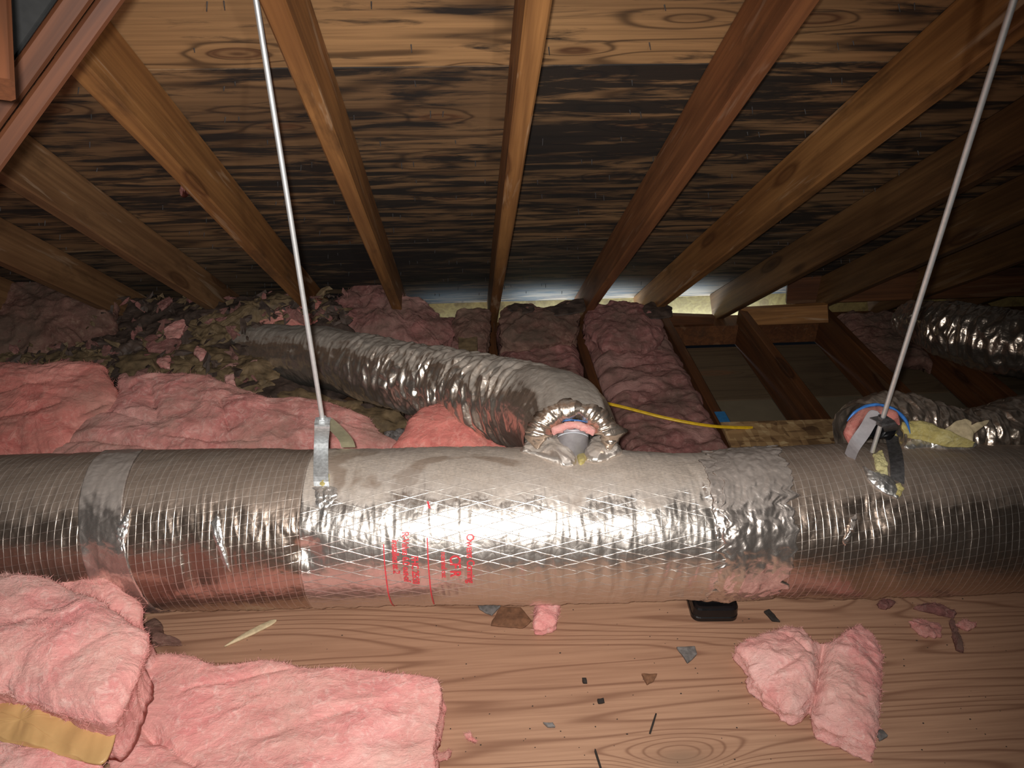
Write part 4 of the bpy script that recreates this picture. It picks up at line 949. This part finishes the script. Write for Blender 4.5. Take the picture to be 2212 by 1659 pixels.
# right hanger
apR = dep(1906, 906, 1.80)
topray = ray(2190, 0); topR = topray*(apR.y/topray.y); topR.y += 0; topR = ray(2190, 0)*((apR.y-.20)/ray(2190, 0).y); dR = (topR-apR).normalized(); topR = apR+dR*(roofz(apR.y)-apR.z)/max(dR.z, .1)*.99
hR = tag(empty('duct_hanger', tuple(apR)), 'right hanger, threaded rod with a darker strap over the torn jacket', 'hanger', 'threaded rod hangers')
rod(apR-dR*.115, topR, .0056, M['zinc_rod'], hR)
nut(apR, .0125, .008, M['strap_dark'], hR); nut(apR-Vector((0, 0, .014)), .0125, .008, M['strap_dark'], hR)
sd = (CR*.95+CU*.2).normalized()
fr = [apR+Vector((-.008, .012, .001)), apR+Vector((.004, -.008, 0)), apR+Vector((.014, -.018, -.012)), SP(1924, 965, .03), SP(1934, 1010, .012), SP(1940, 1050, -.004)]
strap(interp(fr, 24), .034, M['strap_dark'], hR, sd, taper=None)
bk = [apR+Vector((.006, .012, 0)), apR+Vector((-.010, .02, -.004)), dep(1868, 930, 1.84), dep(1846, 962, 1.86), dep(1835, 990, 1.90)]
strap(interp(bk, 20), .034, M['collar'], hR, (CR*.65-CU*.75).normalized())

# ------------------------------------------------------------------ yellow cable, OSB piece, black battery, blue tape
for q, dz in enumerate((0, .006)):
    cp = [hit(x, y-q*2.0, z) for x, y, z in ((1180, 850, -1.50), (1268, 864, -1.525), (1340, 879, -1.53), (1430, 902, -1.54), (1500, 916, -1.55), (1558, 923, -1.565), (1625, 925, -1.59))]
    o = None
    pts = interp(cp, 60); vs, fs = [], []
    for i, p in enumerate(pts):
        T_ = (pts[min(i+1, 60)]-pts[max(i-1, 0)]).normalized(); a = T_.cross(Vector((0, 0, 1))).normalized(); b = T_.cross(a)
        for k in range(8): vs.append(p+(a*math.cos(k*.7854)+b*math.sin(k*.7854))*.0042)
    fs = [(i*8+k, i*8+(k+1) % 8, i*8+8+(k+1) % 8, i*8+8+k) for i in range(60) for k in range(8)]
    o = link('cable', mesh('cable', vs, fs), M['yellow_cable'], None); tag(o, 'yellow electrical cable sagging over the pink batts, %s of the pair' % ('nearer' if q == 0 else 'farther'), 'cable', 'yellow cables')
A_ = [hit(x, y, -1.588) for x, y in ((1556, 912), (1870, 903), (1900, 1010), (1600, 1010))]
ob = vplane('strand_board', [A_[0], A_[1], A_[2], A_[3]], M['osb'], .012, (0, 0, -1)); tag(ob, 'piece of strand board laid on the joists behind the duct', 'board')
bt = hit(1546, 1346, FL)
bat = tag(empty('battery_pack', tuple(bt)), 'black plastic tool battery on the plywood under the duct', 'battery')
def rbox(name, cx, cy, wx, wy, levels, rad, mat, parent, rz=0):
    """rounded-corner box from (height, inset) levels"""
    vs, fs = [], []; K = 6; n = 4*K
    for z, ins in levels:
        hx, hy, r = wx/2-ins, wy/2-ins, max(.002, rad-ins)
        for c in range(4):
            sx, sy = ((1, 1), (-1, 1), (-1, -1), (1, -1))[c]
            for k in range(K):
                a = c*math.pi/2+k/(K-1)*math.pi/2
                vs.append((cx+sx*(hx-r)+math.cos(a)*r, cy+sy*(hy-r)+math.sin(a)*r, z))
    for l in range(len(levels)-1):
        for k in range(n): fs.append((l*n+k, l*n+(k+1) % n, l*n+n+(k+1) % n, l*n+n+k))
    fs.append(tuple(range(n-1, -1, -1))); fs.append(tuple((len(levels)-1)*n+k for k in range(n)))
    o = link(name, mesh(name, vs, fs), mat, None, smooth=False); o.parent = parent; o.rotation_euler.z = rz; return o
rbox('base', 0, .062, .124, .118, [(0, .004), (.003, 0), (.014, 0), (.016, .003)], .022, M['black'], bat, -.06)
rbox('body', 0, .062, .124, .118, [(.016, .003), (.018, .001), (.040, .003), (.045, .006), (.047, .012)], .022, M['black'], bat, -.06)
rbox('top_plate', 0, .062, .08, .07, [(.047, 0), (.049, .001)], .01, M['black_liner'], bat, -.06)
box_obj('tape_scrap', (.952, 2.34, -1.60), (.992, 2.42, -1.597), M['tape_blue'], None, .0005); tag(bpy.data.objects['tape_scrap'], 'small blue tape scrap on the joist by the strand board', 'tape')
